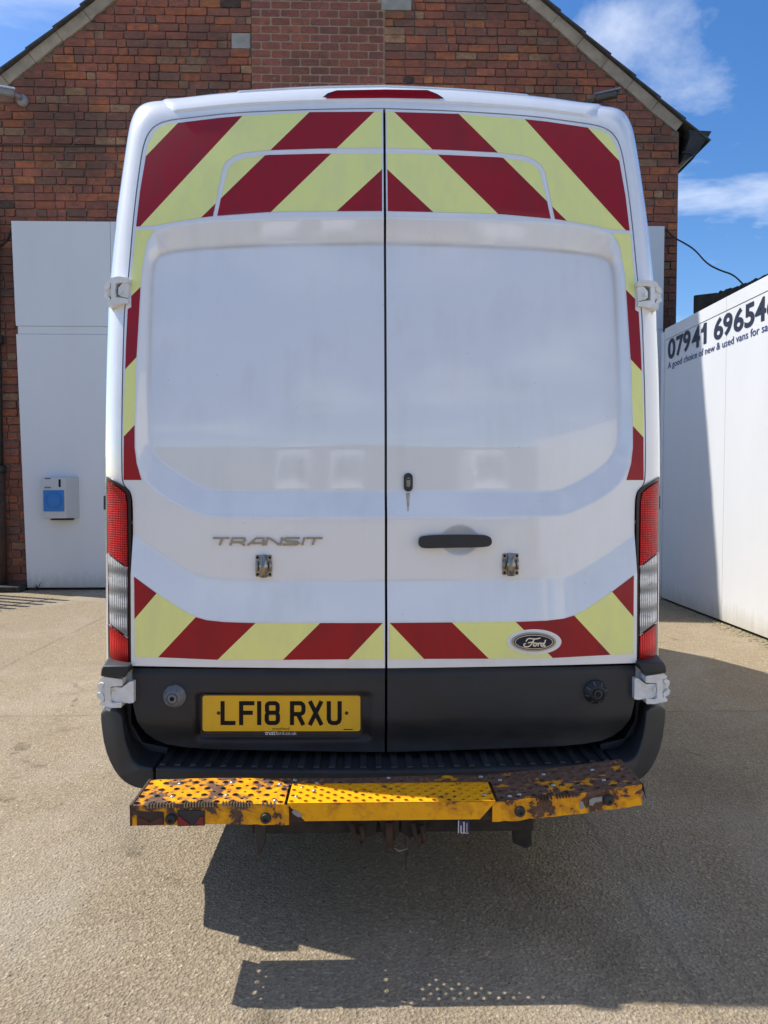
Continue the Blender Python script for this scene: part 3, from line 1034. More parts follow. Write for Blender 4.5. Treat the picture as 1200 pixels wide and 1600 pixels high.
# ------------------------------------------------------------------ small fixtures on the walls
def cctv(px_base, aim, label, mats, scale=1.0):
    b = P(*px_base, YB - 0.02)
    t = empty('cctv_camera', b, label, 'security camera', 'security cameras on the gable')
    v, f = lathe([(0.075, 0), (0.075, 0.03), (0.05, 0.055), (0.035, 0.06)], b, (0, -1, 0), 20)
    mk('mount', v, f, mats[0], t, True)
    a = Vector(aim).normalized()
    k = b + Vector((0, -0.10, 0.01))
    v, f = tube([b + Vector((0, -0.05, 0)), k, k + a * 0.08 + Vector((0, 0, .02))], 0.022, 10)
    mk('arm', v, f, mats[0], t, True)
    s = k + a * 0.06 + Vector((0, 0, 0.03)); e = s + a * 0.27
    v, f = tube([s, s + a * 0.01, e - a * 0.01, e], [0.045, 0.055, 0.055, 0.050], 16)
    mk('housing', v, f, mats[0], t)
    r = a.cross(Vector((0, 0, 1))).normalized(); up = r.cross(a)
    q = []
    for w in np.linspace(-1.25, 1.25, 9):
        for en in (s - a * 0.01, e + a * 0.05):
            for rr in (0.060, 0.066):
                q.append(en + r * math.sin(w) * rr + up * math.cos(w) * rr)
    F = []
    for i in range(8):
        o0, o1 = i * 4, (i + 1) * 4
        F += [(o0, o1, o1 + 2, o0 + 2), (o0 + 1, o0 + 3, o1 + 3, o1 + 1), (o0, o0 + 1, o1 + 1, o1), (o0 + 2, o1 + 2, o1 + 3, o0 + 3)]
    F += [(0, 2, 3, 1), (32, 33, 35, 34)]
    fixn(mk('sunshield', q, F, mats[1], t))
    v, f = lathe([(0.040, 0), (0.036, 0.004), (0.02, 0.007)], e, a, 16)
    mk('lens', v, f, MAT['glass'], t)
MAT['cam_grey'] = m_plastic('dark_grey_camera', (0.055, 0.055, 0.06), 0.4)
MAT['cam_shade'] = m_plastic('grey_camera_shade', (0.20, 0.20, 0.21), 0.4)
cctv((920, 166), (0.86, -0.50, -0.03), 'dark bullet security camera on the right side of the gable above the van', (MAT['cam_grey'], MAT['cam_shade']))
cctv((36, 158), (-0.85, -0.50, -0.10), 'pale-topped security camera at the left edge of the gable', (MAT['cam_shade'], MAT['box']))

def wire(name, pts, r, label, cat='cable'):
    q = [pts[0]]
    for _ in range(3):
        n = [pts[0]]
        for a, b in zip(pts[:-1], pts[1:]):
            n += [a * .75 + b * .25, a * .25 + b * .75]
        n.append(pts[-1]); pts = n
    v, f = tube(pts, r, 6)
    o = mk(name, v, f, MAT['iron'], None, True)
    o['label'] = label; o['category'] = cat
    return o
wire('cable', [P(u, v, y) for u, v, y in ((1040, 358, 9.70), (1052, 371, 9.7), (1066, 378, 9.65), (1086, 390, 9.6), (1104, 412, 9.5), (1126, 423, 9.45), (1146, 429, 9.4), (1163, 446, 9.3))], 0.011, 'thin black cable sagging from the gable corner to the dark shed')
wire('cable', [P(u, v, YB - 0.03) for u, v in ((-6, 387), (4, 383), (12, 374), (18, 360), (23, 346))], 0.013, 'short black cable looping down the brick at the left hoarding top')
wire('cable', [P(u, v, YB - 0.03) for u, v in ((-40, 227.5), (60, 228), (160, 228.5), (240, 229), (330, 229))], 0.007, 'long straight thin wire pinned level across the left brickwork')

# drainpipe at the far left
dp = empty('drainpipe', P(-1, 920, YB - 0.1), 'dark cast iron drainpipe on the brick at the left picture edge', 'drainpipe')
px_, pz_ = P(-2, 700, YB - 0.09).x, 4.9
v, f = tube([(px_, YB - 0.09, 1.6), (px_, YB - 0.09, pz_)], 0.055, 12); mk('pipe', v, f, MAT['iron'], dp, True)
v, f = tube([(px_, YB - 0.1, 0.0), (px_, YB - 0.1, 1.62)], 0.075, 12); mk('lower_pipe', v, f, MAT['rust_iron'], dp, True)
for zz in (1.6, 3.3):
    v, f = tube([(px_, YB - 0.095, zz - 0.05), (px_, YB - 0.095, zz + 0.05)], 0.086, 12); mk('collar', v, f, MAT['iron'], dp, True)

# socket box on the hoarding
bx = empty('socket_box', P(90, 811, YH), 'grey plastic box with a blue cover on the left white sheet', 'electric box')
yb0 = YH - 0.17
a, b = P(66, 810, yb0), P(102, 746, yb0)
a2, b2 = P(66, 811, YH), P(116, 745, YH)
vb = [(a.x, yb0, a.z), (b.x, yb0, a.z), (b.x + 0.11, YH - 0.002, a.z - 0.0), (a.x, YH - 0.002, a.z), (a.x, yb0, b.z), (b.x, yb0, b.z), (b.x + 0.11, YH - 0.002, b.z + 0.01), (a.x, YH - 0.002, b.z + 0.01)]
bev(mk('case', vb, BOXF, MAT['box'], bx), 0.008)
c0, c1 = P(68.5, 799, yb0), P(100, 766, yb0)
bev(box('cover', c0.x, c1.x, yb0 - 0.014, yb0 - 0.001, c0.z, c1.z, MAT['bluecover'], bx), 0.006)
v, f = lathe([(0.10, 0), (0.10, 0.010), (0.085, 0.014), (0.085, 0.010), (0.0, 0.010)], ((c0.x + c1.x) / 2, yb0 - 0.012, (c0.z + c1.z) / 2 + 0.01), (0, -1, 0), 28)
mk('socket_ring', v, f, MAT['bluecover'], bx, False)
s0, s1 = P(91.8, 761, yb0), P(94.8, 749, yb0)
box('slot', s0.x, s1.x, yb0 - 0.004, yb0 - 0.0005, s0.z, s1.z, MAT['ink'], bx)
s0, s1 = P(70, 748.5, yb0), P(79, 746.8, yb0); box('maker_label', s0.x, s1.x, yb0 - 0.003, yb0 - 0.0005, s0.z, s1.z, MAT['blue_ink'], bx)
s0, s1 = P(69.5, 763, yb0), P(79.5, 760.5, yb0); box('rating_label', s0.x, s1.x, yb0 - 0.003, yb0 - 0.0005, s0.z, s1.z, MAT['grey_pl'], bx)
s0, s1 = P(80, 812.5, YH - 0.1), P(112, 810.5, YH - 0.1); box('cable_gland', s0.x, s1.x, YH - 0.12, YH - 0.02, s0.z, s1.z, MAT['ink'], bx)

# dead weed at the foot of the hoarding
wv, wf = [], []
wc = P(60, 921.5, YH - 0.04)
for i in range(16):
    an = random.uniform(0, 2 * math.pi); ln = random.uniform(0.05, 0.13); tilt = random.uniform(0.15, 1.1)
    d = Vector((math.cos(an) * math.sin(tilt), -abs(math.sin(an)) * math.sin(tilt) * .6, math.cos(tilt)))
    s = d.cross(Vector((0, 0, 1))).normalized()
    p0 = wc + Vector((random.uniform(-.02, .02), random.uniform(-.02, .0), -0.004))
    m1 = p0 + d * ln * .6; e = m1 + (d + Vector((0, 0, -0.7))).normalized() * ln * .5
    w = random.uniform(0.006, 0.012)
    n = len(wv)
    wv += [p0 - s * .002, p0 + s * .002, m1 - s * w, m1 + s * w, e]
    wf += [(n, n + 1, n + 3, n + 2), (n + 2, n + 3, n + 4)]
o = mk('weed', wv, wf, MAT['weed']); o['label'] = 'small withered brown weed at the foot of the left hoarding'; o['category'] = 'weed'

# plinth stone at the far left
bev(box('kerb_stone', P(-60, 915, YB - .2).x, P(37, 915, YB - .2).x, YB - 0.34, YB - 0.03, 0.0, 0.075, MAT['moss']), 0.012)
o = bpy.data.objects['kerb_stone']; o['label'] = 'low grey stone kerb at the foot of the brick by the drainpipe'; o['category'] = 'kerb'

# palisade fence whose bars throw the striped shadow at the left
fen = empty('palisade_fence', (-5.2, 8.6, 0), 'steel palisade fence with upright bars left of the brick gable', 'fence')
for i in range(9):
    y = 9.30 - i * 0.145; x = -4.97 - i * 0.09
    bev(box('fence_bar', x - 0.035, x + 0.035, y - 0.030, y + 0.030, 0.0, 1.80, MAT['grey_pl'], fen), 0.004)
v, f = tube([(-4.98, 9.36, 1.5), (-5.72, 8.10, 1.5)], 0.02, 6); mk('fence_rail', v, f, MAT['grey_pl'], fen)
v, f = tube([(-4.98, 9.36, 0.3), (-5.72, 8.10, 0.3)], 0.02, 6); mk('fence_rail', v, f, MAT['grey_pl'], fen)

# damp moss and grit along the right wall foot
mv, mf = [], []
for i in range(900):
    y = random.uniform(3.5, 8.6); t = random.random() ** 2
    x = XH - 0.005 - t * 0.16; r = random.uniform(0.006, 0.022)
    v, f = lathe([(r, 0), (r * .85, r * .35), (r * .3, r * .6)], (x, y, -0.001), (0, 0, 1), 6)
    n = len(mv); mv += [tuple(p) for p in v]; mf += [tuple(q + n for q in g_) for g_ in f]
o = mk('ground_moss', mv, mf, MAT['mossg']); o['kind'] = 'stuff'; o['label'] = 'damp moss and grit along the foot of the lettered wall'; o['category'] = 'moss'

# loose grit on the yard
gv, gf = [], []
for i in range(1500):
    y = 1.5 + random.random() ** 1.3 * 8; x = random.uniform(-0.6, 0.6) * y
    if x > XH - .1: continue
    r = random.uniform(0.0015, 0.0048)
    n = len(gv)
    a0 = random.random() * 6.28
    for k in range(4):
        gv.append((x + r * math.cos(a0 + k * 1.57) * random.uniform(.7, 1.3), y + r * math.sin(a0 + k * 1.57), 0.0))
    gv.append((x, y, r * random.uniform(.7, 1.3)))
    gf += [(n, n + 1, n + 4), (n + 1, n + 2, n + 4), (n + 2, n + 3, n + 4), (n + 3, n, n + 4)]
o = mk('grit', gv, gf, m_simple_noise('loose_grit', (0.40, 0.35, 0.27), (0.16, 0.14, 0.11), 40, 0.9)); o['kind'] = 'stuff'; o['label'] = 'loose grit scattered over the yard surface'; o['category'] = 'grit'

# ================================================================== THE VAN
van = empty('van', (0, 5.0, 0), 'white high-roof panel van seen from behind with red and yellow chevron doors', 'van')

# --- door opening curve and outer silhouette (left half, bottom to top)
INN = [(207, 1066), (207, 1045), (206, 900), (206, 785), (202, 768), (194, 760), (189.5, 750), (189, 700), (190, 600), (193, 490), (196, 460), (200, 430), (206, 355), (212, 300), (221, 235), (228, 212), (238, 198), (252, 190), (270, 186), (300, 182.5), (343, 177.5), (379, 174.5), (420, 172.5), (486, 170), (540, 169), (603, 168.5)]
OUT = [(166, 1066), (165, 1045), (164, 900), (164, 785), (164.5, 768), (165, 760), (165, 750), (165.5, 700), (167, 600), (170, 490), (172, 460), (175, 430), (183, 350), (191, 295), (201, 225), (206, 203), (213, 185), (226, 174), (246, 166.5), (282, 160), (330, 153.5), (365, 150), (410, 146.5), (480, 142), (540, 140), (603, 139.5)]
def dens(a, k=4):
    r = []
    for p, q in zip(a[:-1], a[1:]):
        for i in range(k):
            t = i / k; r.append((p[0] + (q[0] - p[0]) * t, p[1] + (q[1] - p[1]) * t))
    r.append(a[-1]); return r
INN = dens(INN); OUT = [(u + 8.0 * min(1.0, max(0.0, (240 - u) / 25)), v_ + 14.0 * min(1.0, max(0.0, (u - 206) / 75)) ** 0.8) for u, v_ in OUT]   # the rounded edge rises above its far rim
OUT = dens(OUT)
CORNER = 0.21
Iw = solve(INN, base_y)
Ow = solve(OUT, lambda x, z: base_y(x, z) + CORNER)
Iw[:, 0] = np.minimum(Iw[:, 0], 0); Ow[:, 0] = np.minimum(Ow[:, 0], 0)
Iw[-1, 0] = 0; Ow[-1, 0] = 0
def smooth_curve(a, n=3):
    a = a.copy()
    for _ in range(n):
        a[1:-1] = 0.25 * a[:-2] + 0.5 * a[1:-1] + 0.25 * a[2:]
    return a
Iw = smooth_curve(Iw, 2); Ow = smooth_curve(Ow, 6)
K = len(Iw)
NS = 10
WS = [math.sin(i / NS * math.pi / 2) for i in range(NS + 1)]
def frame_pt(j, w):
    a, b = Iw[j], Ow[j]
    p = a + (b - a) * w
    lin = a[1] + (b[1] - a[1]) * 0.12 * w
    p[1] = lin + (b[1] - lin) * (1 - math.sqrt(max(0, 1 - w * w)))
    return p
V, F = [], []
# return into the opening, then the quarter-round frame
for j in range(K):
    V.append((Iw[j][0], Iw[j][1] + 0.045, Iw[j][2]))
    for w in WS: V.append(tuple(frame_pt(j, w)))
cols = NS + 2
# body sides and roof drawn forward from the silhouette
YF = 7.85
stations = [3.2, 4.2, 5.2, 6.1, 6.5, 6.75, 7.0, 7.25, 7.5, 7.7, 7.85]
ztop_ref = Ow[-1][2]; zb = 0.36
def ztop(y):
    return np.interp(y, [2.5, 5.9, 6.35, 6.6, 7.22, 7.70, 7.85], [ztop_ref, ztop_ref + .02, ztop_ref - .12, ztop_ref - .42, 1.42, 1.08, 0.85])
def wfac(y, zrel):
    return np.interp(y, [2.5, 5.8, 6.8, 7.5, 7.85], [1.0, 1.0, 0.97 - 0.04 * zrel, 0.92, 0.72])
for j in range(K):
    pass
W2 = []
for y in stations:
    ringv = []
    for j in range(K):
        zr = (Ow[j][2] - zb) / (ztop_ref - zb)
        zz = zb + (Ow[j][2] - zb) * (ztop(y) - zb) / (ztop_ref - zb)
        ringv.append((Ow[j][0] * wfac(y, zr), y, zz))
    W2.append(ringv)
full_cols = cols + len(stations)
V = []
for j in range(K):
    V.append((Iw[j][0], Iw[j][1] + 0.045, Iw[j][2]))
    for w in WS: V.append(tuple(frame_pt(j, w)))
    for rv in W2: V.append(rv[j])
F = []
for j in range(K - 1):
    for i in range(full_cols - 1):
        a = j * full_cols + i
        F.append((a, a + full_cols, a + full_cols + 1, a + 1))
Vm, Fm = mirror(V, F)
n = len(V)
VV = list(V) + [tuple(p) for p in Vm]; FF = F + [tuple(i + n for i in q) for q in Fm]
# front cap
fc = [(j + 1) * full_cols - 1 for j in range(K)]
FF.append(tuple(fc + [i + n for i in reversed(fc[:-1])]))
body = mk('body_shell', VV, FF, MAT['white'], van, True)
fixn(body)
bm = bmesh.new(); bm.from_mesh(body.data)
for e in bm.edges:
    if len(e.link_faces) == 2 and e.calc_face_angle(0) > math.radians(50): e.smooth = False
bm.to_mesh(body.data); bm.free()
# floor of the van
box('floor_pan', -0.93, 0.93, 2.62, 7.6, 0.40, 0.47, MAT['under'], van)
zlo = float(Ow[0][2])
for s in (-1, 1):
    xs_ = s * float(abs(Ow[0][0]))
    vv = []
    for y, w in ((2.74, 1.0), (5.8, 1.0), (6.8, 0.97), (7.5, 0.92), (7.84, 0.72)):
        zt_ = zlo if y < 7 else zb + (zlo - zb) * (ztop(y) - zb) / (ztop_ref - zb)
        vv += [(xs_ * w, y, zt_ + .01), (xs_ * w * .915, y, 0.40), ((xs_ - s * .12) * w, y, 0.40), ((xs_ - s * .05) * w, y, zt_ + .01)]
    ff = []
    for i in range(4):
        for k_ in range(4):
            ff.append((i * 4 + k_, i * 4 + (k_ + 1) % 4, (i + 1) * 4 + (k_ + 1) % 4, (i + 1) * 4 + k_))
    ff += [(0, 1, 2, 3), (19, 18, 17, 16)]
    fixn(mk('lower_side_panel', vv, ff, MAT['white'], van))
v = [(-0.70, 7.70, 0.38), (0.70, 7.70, 0.38), (0.66, 7.88, 0.42), (-0.66, 7.88, 0.42), (-0.70, 7.70, 0.72), (0.70, 7.70, 0.72), (0.66, 7.87, 0.70), (-0.66, 7.87, 0.70)]
bev(mk('front_bumper', v, BOXF, MAT['black'], van), 0.02)
# windscreen
def roof_h(y): return float(ztop(y))
v = []
for y, hw in ((6.58, 0.72), (7.16, 0.84)):
    v += [(-hw, y, roof_h(y) + 0.012), (hw, y, roof_h(y) + 0.012)]
v += [(p[0], p[1], p[2] - 0.03) for p in v]
fixn(mk('windscreen', v, [(0, 1, 3, 2), (4, 6, 7, 5), (0, 4, 5, 1), (1, 5, 7, 3), (3, 7, 6, 2), (2, 6, 4, 0)], MAT['glass'], van))
# black panel added behind the doors to darken the gaps
poly = [(p[0] + 0.004, p[2]) for p in Iw] + [(-p[0] - 0.004, p[2]) for p in Iw[::-1][1:]]
v2, f2 = fill(poly, 0.08)
a = np.array(v2); v3 = np.c_[a[:, 0], base_y(a[:, 0], a[:, 1]) + 0.040, a[:, 1]]
mk('gap_backing', v3, orient(v3, f2), MAT['flat_black'], van, True)

# side fittings that a step to the side would show: wheels, arches, glass, rub strips
SX = float(np.abs(Ow[:, 0]).max())
def wheel(x, y, sgn):
    prof = [(0.20, -0.11), (0.30, -0.115), (0.345, -0.09), (0.355, -0.03), (0.355, 0.03), (0.345, 0.09), (0.30, 0.115), (0.20, 0.11)]
    v, f = lathe(prof, (x, y, 0.355), (sgn, 0, 0), 32)
    t = mk('wheel', v, f, MAT['tyre'], van, True)
    v, f = lathe([(0.215, 0.06), (0.215, 0.108), (0.19, 0.10), (0.08, 0.085), (0.07, 0.115), (0.03, 0.118)], (x, y, 0.355), (sgn, 0, 0), 24)
    mk('rim', v, f, MAT['steel'], t)
for y in (3.55, 7.05):
    for s in (-1, 1):
        wheel(s * 0.84, y, s)
for s in (-1, 1):
    for y in (3.55, 7.05):
        w = wfac(y, 0)
        v, f = lathe([(0.43, 0), (0.43, 0.012), (0.39, 0.014)], (s * (SX * w - 0.008), y, 0.40), (s, 0, 0), 32)
        mk('wheel_arch', v, f, MAT['black'], van)
    box('rub_strip', min(s * (SX - .004), s * (SX + .012)), max(s * (SX - .004), s * (SX + .012)), 4.0, 5.9, 0.72, 0.86, MAT['black'], van, 0.004)
    zz = [(6.0, 1.50), (6.9, 1.45), (6.62, 2.05), (6.0, 2.15)]
    v = [(s * (SX * wfac(y, .5) - 0.02), y, z_) for y, z_ in zz] + [(s * (SX * wfac(y, .5) + 0.006), y, z_) for y, z_ in zz]
    fixn(mk('cab_window', v, [(0, 1, 2, 3), (7, 6, 5, 4), (0, 4, 5, 1), (1, 5, 6, 2), (2, 6, 7, 3), (3, 7, 4, 0)], MAT['glass'], van))

# --- doors
def door_outline():
    o = solve(INN, base_y)
    pts = []
    zlow = to_xz([(400, 1041)])[0][1]
    for p in smooth_curve(o, 2):
        if p[2] >= zlow: pts.append((min(p[0] + 0.0045, -0.0042), p[2] - 0.0045 * max(0, (p[2] - 2.3) / 0.4)))
    # below the top edge
    top = pts[-1][1]
    pts = [(-0.0042, zlow), (pts[0][0], zlow + 0.004)] + pts + [(-0.0042, top)]
    q = [pts[0]]
    for p in pts[1:]:
        if math.hypot(p[0] - q[-1][0], p[1] - q[-1][1]) > 0.002: q.append(p)
    return q
DO = door_outline()
v2, f2 = fill(DO, 0.006)
a = np.array(v2)
def door_mesh(sign):
    x = a[:, 0] * (1 if sign < 0 else -1); z = a[:, 1]
    v3 = np.c_[x, door_y(x, z), z]
    f3 = orient(v3, f2)
    vv_, ff_ = thicken(v3, f3, 0.03)
    P2 = np.array(vv_); axx = -np.abs(P2[:, 0]); zz_ = P2[:, 2]
    g_ = np.exp(-(dist_poly(PIN, axx, zz_) / 0.0075) ** 2) * np.clip((zz_ - 1.55) / 0.5, 0, 1)
    return vv_, ff_, g_
doors = {}
for s, lab in ((-1, 'left rear door carrying the number plate'), (1, 'right rear door carrying the black handle')):
    v, f, g_ = door_mesh(s)
    o = mk('rear_door', v, f, MAT['white'], van, True, label=lab)
    at_ = o.data.attributes.new('grime', 'FLOAT', 'POINT'); at_.data.foreach_set('value', g_.astype(np.float32))
    doors[s] = o
LD, RD = doors[-1], doors[1]

# --- chevron film
RA = [(278, 192), (256, 195), (241, 205), (232, 224), (229, 237), (226.4, 252.7), (218.7, 298.7), (212.6, 353.9), (243.7, 352), (274.3, 346.2), (314.6, 339.9), (332.8, 337.6), (337.2, 316), (347.2, 264), (353, 252.7), (366.3, 243), (381.7, 238.3), (420, 234.5), (500, 232), (597, 231), (597, 174.5), (486, 175), (420, 179), (378.8, 181), (343, 184)]
RB = [(339.5, 337), (345, 310), (354.8, 268), (357.7, 260), (366, 252.7), (381.7, 247), (420, 242), (500, 240), (597, 239.5), (597, 329.5), (450, 330.3), (415, 331.5)]
RC = [(211.9, 359.7), (241, 358.7), (229, 378), (221, 424), (216.6, 502), (212, 580), (210.3, 664), (210.3, 699), (213.4, 724), (221, 750), (193, 750), (193.5, 642), (197, 533), (199.5, 483), (205, 480), (205.5, 433), (208.8, 399)]
RDD = [(209.5, 901), (244.8, 927), (284, 952.8), (305, 964), (322.5, 969), (350.5, 972), (396, 973.5), (598, 973.5), (599, 1029.8), (445, 1031), (340, 1031), (247, 1027), (210.5, 1026)]
LT = [((226.8, 245), (278, 192)), ((218.7, 354), (378.8, 181)), ((314.6, 339.5), (483, 175.5)), ((423.8, 330.7), (584, 175.5)), ((527, 329), (598.4, 263))]
LS = [((204.7, 463), (218.7, 449)), ((195.6, 577), (213.4, 558)), ((192.5, 683), (210.3, 664))]
LB = [((210.5, 967), (244.8, 927)), ((247, 1027), (306, 964)), ((340, 1031), (399, 973.8)), ((442, 1031), (500, 973.8)), ((544.8, 1029.8), (598, 973.5))]
def stripes(region, lines, first, mode):
    """cut a film region by slanted lines; returns (polygon, is_red)"""
    res = []
    n = len(lines)
    for i in range(n + 1):
        p = list(region)
        if i > 0: p = clip_half(p, *lines[i - 1], keep_left=mode)
        if i < n and p: p = clip_half(p, *lines[i], keep_left=not mode)
        if len(p) >= 3:
            area = abs(sum(p[k][0] * p[(k + 1) % len(p)][1] - p[(k + 1) % len(p)][0] * p[k][1] for k in range(len(p)))) / 2
            if area > 12: res.append((p, first if i % 2 == 0 else not first))
    return res
film = []
for reg in (RA, RB): film += stripes(reg, LT, False, True)
film += stripes(RC, LS, False, True)
film += stripes(RDD, LB, True, True)
def islands(v, f):
    par = list(range(len(v)))
    def root(i):
        while par[i] != i:
            par[i] = par[par[i]]; i = par[i]
        return i
    for g_ in f:
        for q in g_[1:]: par[root(q)] = root(g_[0])
    grp = {}
    for g_ in f: grp.setdefault(root(g_[0]), []).append(g_)
    for fs in grp.values():
        used = sorted({q for g_ in fs for q in g_}); mp = {q: i for i, q in enumerate(used)}
        yield [v[q] for q in used], [tuple(mp[q] for q in g_) for g_ in fs]
pieces = []
for poly, red in film:
    for v2, f2 in islands(*fill(poly, 7.0)): pieces.append((v2, f2, red))
for v2, f2, red in pieces:
    p3 = solve(v2, door_y, 0.0011)
    for s in (-1, 1):
        q = p3.copy()
        if s > 0:
            q[:, 0] *= -1
        q[:, 1] = door_y(q[:, 0], q[:, 2]) - 0.0011
        o = mk('chevron_stripe', q, orient(q, f2), MAT['red_film'] if red else MAT['yel_film'], doors[s], True)
        o['label'] = 'red reflective stripe' if red else 'yellow reflective stripe'

# --- relief helpers for things drawn on the door
def relief(uv, F, th, yf, name, mat, parent, off=0.0, smooth=False, label=None):
    v = solve(uv, yf, off + th)
    f = orient(v, F)
    v, f = thicken(v, f, float(np.max(th)))
    return mk(name, v, f, mat, parent, smooth, label=label)

def ribbon(path, w, closed=False):
    pts = [np.array(p, float) for p in path]
    n = len(pts); Vv = []; Ff = []
    for i in range(n):
        if closed: a, b, c = pts[i - 1], pts[i], pts[(i + 1) % n]
        else: a, b, c = pts[max(i - 1, 0)], pts[i], pts[min(i + 1, n - 1)]
        d1 = b - a; d2 = c - b
        if np.hypot(*d1) < 1e-9: d1 = d2
        if np.hypot(*d2) < 1e-9: d2 = d1
        d1 = d1 / np.hypot(*d1); d2 = d2 / np.hypot(*d2)
        n1 = np.array((-d1[1], d1[0])); n2 = np.array((-d2[1], d2[0]))
        m = n1 + n2; L = np.hypot(*m)
        m = n1 if L < 1e-6 else m / L
        k = min(w / 2 / max(0.35, m.dot(n1)), w * 1.2)
        Vv += [tuple(b + m * k), tuple(b - m * k)]
    for i in range(n if closed else n - 1):
        j = (i + 1) % n
        Ff.append((2 * i, 2 * i + 1, 2 * j + 1, 2 * j))
    return Vv, Ff
def rrect(x0, y0, x1, y1, r, k=5):
    out = []
    for cx, cy, a0 in ((x1 - r, y0 + r, -90), (x1 - r, y1 - r, 0), (x0 + r, y1 - r, 90), (x0 + r, y0 + r, 180)):
        for i in range(k + 1):
            t = math.radians(a0 + 90 * i / k)
            out.append((cx + r * math.cos(t), cy + r * math.sin(t)))
    return out
def ell(cx, cy, rx, ry, n=40):
    return [(cx + rx * math.cos(2 * math.pi * i / n), cy + ry * math.sin(2 * math.pi * i / n)) for i in range(n)]
def fan(poly):
    return list(poly), [tuple(range(len(poly)))]

def strokes(paths, w, closed=()):
    V_, F_, O_ = [], [], []
    for i, p in enumerate(paths):
        v, f = ribbon(p, w, i in closed)
        n_ = len(V_); V_ += v; F_ += [tuple(q + n_ for q in g_) for g_ in f]; O_ += [0.00025 * i] * len(v)
    return V_, F_, np.array(O_)

# --- chrome model name on the left door
tx = lambda q: [(310 + x / 5.4545, 810 + y / 5.4545) for x, y in q]
LET = [
    ('T', [[(122, 168), (262, 168)], [(205, 168), (180, 229)]]),
    ('R', [[(270, 231), (290, 169), (392, 169), (398, 186), (380, 204), (285, 204)], [(350, 204), (392, 231)]]),
    ('A', [[(418, 231), (492, 169), (553, 169), (550, 231)], [(455, 212), (550, 212)]]),
    ('N', [[(572, 231), (588, 168), (612, 172), (682, 222), (700, 222), (712, 162)]]),
    ('S', [[(862, 168), (748, 168), (730, 182), (750, 196), (840, 200), (854, 212), (835, 224), (716, 224)]]),
    ('I', [[(904, 162), (884, 229)]]),
    ('T', [[(918, 168), (1058, 168)], [(996, 168), (972, 226)]]),
]
for ch, paths in LET:
    v, f, o_ = strokes([tx(p) for p in paths], 3.0)
    relief(v, f, 0.006 + o_, door_y, 'badge_letter', MAT['chrome'], LD)

# --- oval badge on the right door
b_pos = (834.5, 1003)
v, f = fan(ell(834.8, 1003, 42.5, 19.8)); relief(v, f, 0.0022, door_y, 'badge_backing', MAT['white'], RD)
v, f = fan(ell(834.3, 1003.2, 34.5, 14.8)); bev(relief(v, f, 0.0075, door_y, 'badge_rim', MAT['chrome'], RD), 0.0018, 2)
v, f = fan(ell(834.3, 1003.2, 31.2, 12.2)); relief(v, f, 0.0088, door_y, 'badge_face', MAT['badge_blue'], RD)
v, f = ribbon(ell(834.3, 1003.2, 29.2, 10.6), 0.7, True); relief(v, f, 0.0093, door_y, 'badge_line', MAT['bright'], RD)
fx = lambda q: [(760 + x / 4.615, 960 + y / 4.615) for x, y in q]
script = [[(286, 196), (292, 182), (308, 172), (330, 176), (356, 178), (390, 170)], [(346, 178), (334, 200), (320, 222), (302, 234), (280, 234), (268, 224), (272, 212), (286, 210)], [(300, 206), (322, 200), (346, 203)],
          [(352, 206), (340, 214), (338, 226), (350, 231), (361, 222), (362, 210), (352, 206)], [(364, 210), (376, 206), (372, 231)], [(374, 218), (384, 206), (396, 206), (394, 213)],
          [(414, 208), (400, 210), (392, 222), (398, 231), (410, 226), (420, 204), (428, 184)], [(420, 206), (412, 226), (418, 231), (428, 226)]]
v, f, o_ = strokes([smooth_poly(fx(p), 2, False) for p in script], 1.7)
relief(v, f, 0.0096 + o_, door_y, 'badge_script', MAT['bright'], RD)

# --- padlock hasps
def hasp(u, v0, parent, tilt=0):
    c = solve([(u, v0)], door_y)[0]
    y = c[1]
    h, w = 0.036, 0.0275
    o = bev(box('hasp', c[0] - w, c[0] + w, y - 0.006, y + 0.004, c[2] - h, c[2] + h, MAT['steel'], parent), 0.003)
    prof = [(0.0, -h - .001), (0.0115, -h - .001), (0.0125, -0.012), (0.016, -0.006), (0.016, 0.004), (0.0125, 0.010), (0.0115, h + .001), (0.0, h + .001)]
    vv, ff = lathe(prof, (c[0], y - 0.011, c[2]), (0, 0, 1), 18); mk('hasp_barrel', vv, ff, MAT['steel'], parent, True)
    for sx in (-1, 1):
        for sz in (-1, 1):
            vv, ff = lathe([(0.0045, 0), (0.0045, 0.002), (0.002, 0.003)], (c[0] + sx * 0.0205, y - 0.006, c[2] + sz * 0.028), (0, -1, 0), 10)
            mk('screw', vv, ff, MAT['ink'], parent)
        vv, ff = tube([(c[0] + sx * 0.0215, y - 0.008, c[2] - .016), (c[0] + sx * 0.0215, y - 0.008, c[2] + .016)], 0.0055, 8)
        mk('hasp_pin', vv, ff, MAT['steel'], parent, True)
hasp(412.5, 884, LD); hasp(797.5, 881.5, RD)

# --- handle and lock on the right door
H = smooth_poly([(653, 846), (655, 838), (665, 836), (690, 834.5), (745, 834.5), (762, 836), (766.5, 843), (765, 851), (755, 854), (690, 855), (662, 856), (654, 853)], 2)
pt = solve(H, base_y); 
yH = float(pt[:, 1].mean())
hv = [(p[0], yH - 0.030, p[2]) for p in pt]
v, f = thicken(hv, orient(hv, [tuple(range(len(hv)))]), 0.018)
bev(mk('door_handle', v, f, MAT['black2'], RD), 0.005, 3)
for u in ((664, 684), (750, 763)):
    a_, b_ = P(u[0], 852, yH), P(u[1], 838, yH)
    bev(box('handle_foot', a_.x, b_.x, yH - 0.016, yH + 0.004, a_.z, b_.z, MAT['black2'], RD), 0.003)
v, f = fan(rrect(631, 739, 645, 768, 6.9)); bev(relief(v, f, 0.007, door_y, 'lock_plate', MAT['black2'], RD), 0.002)
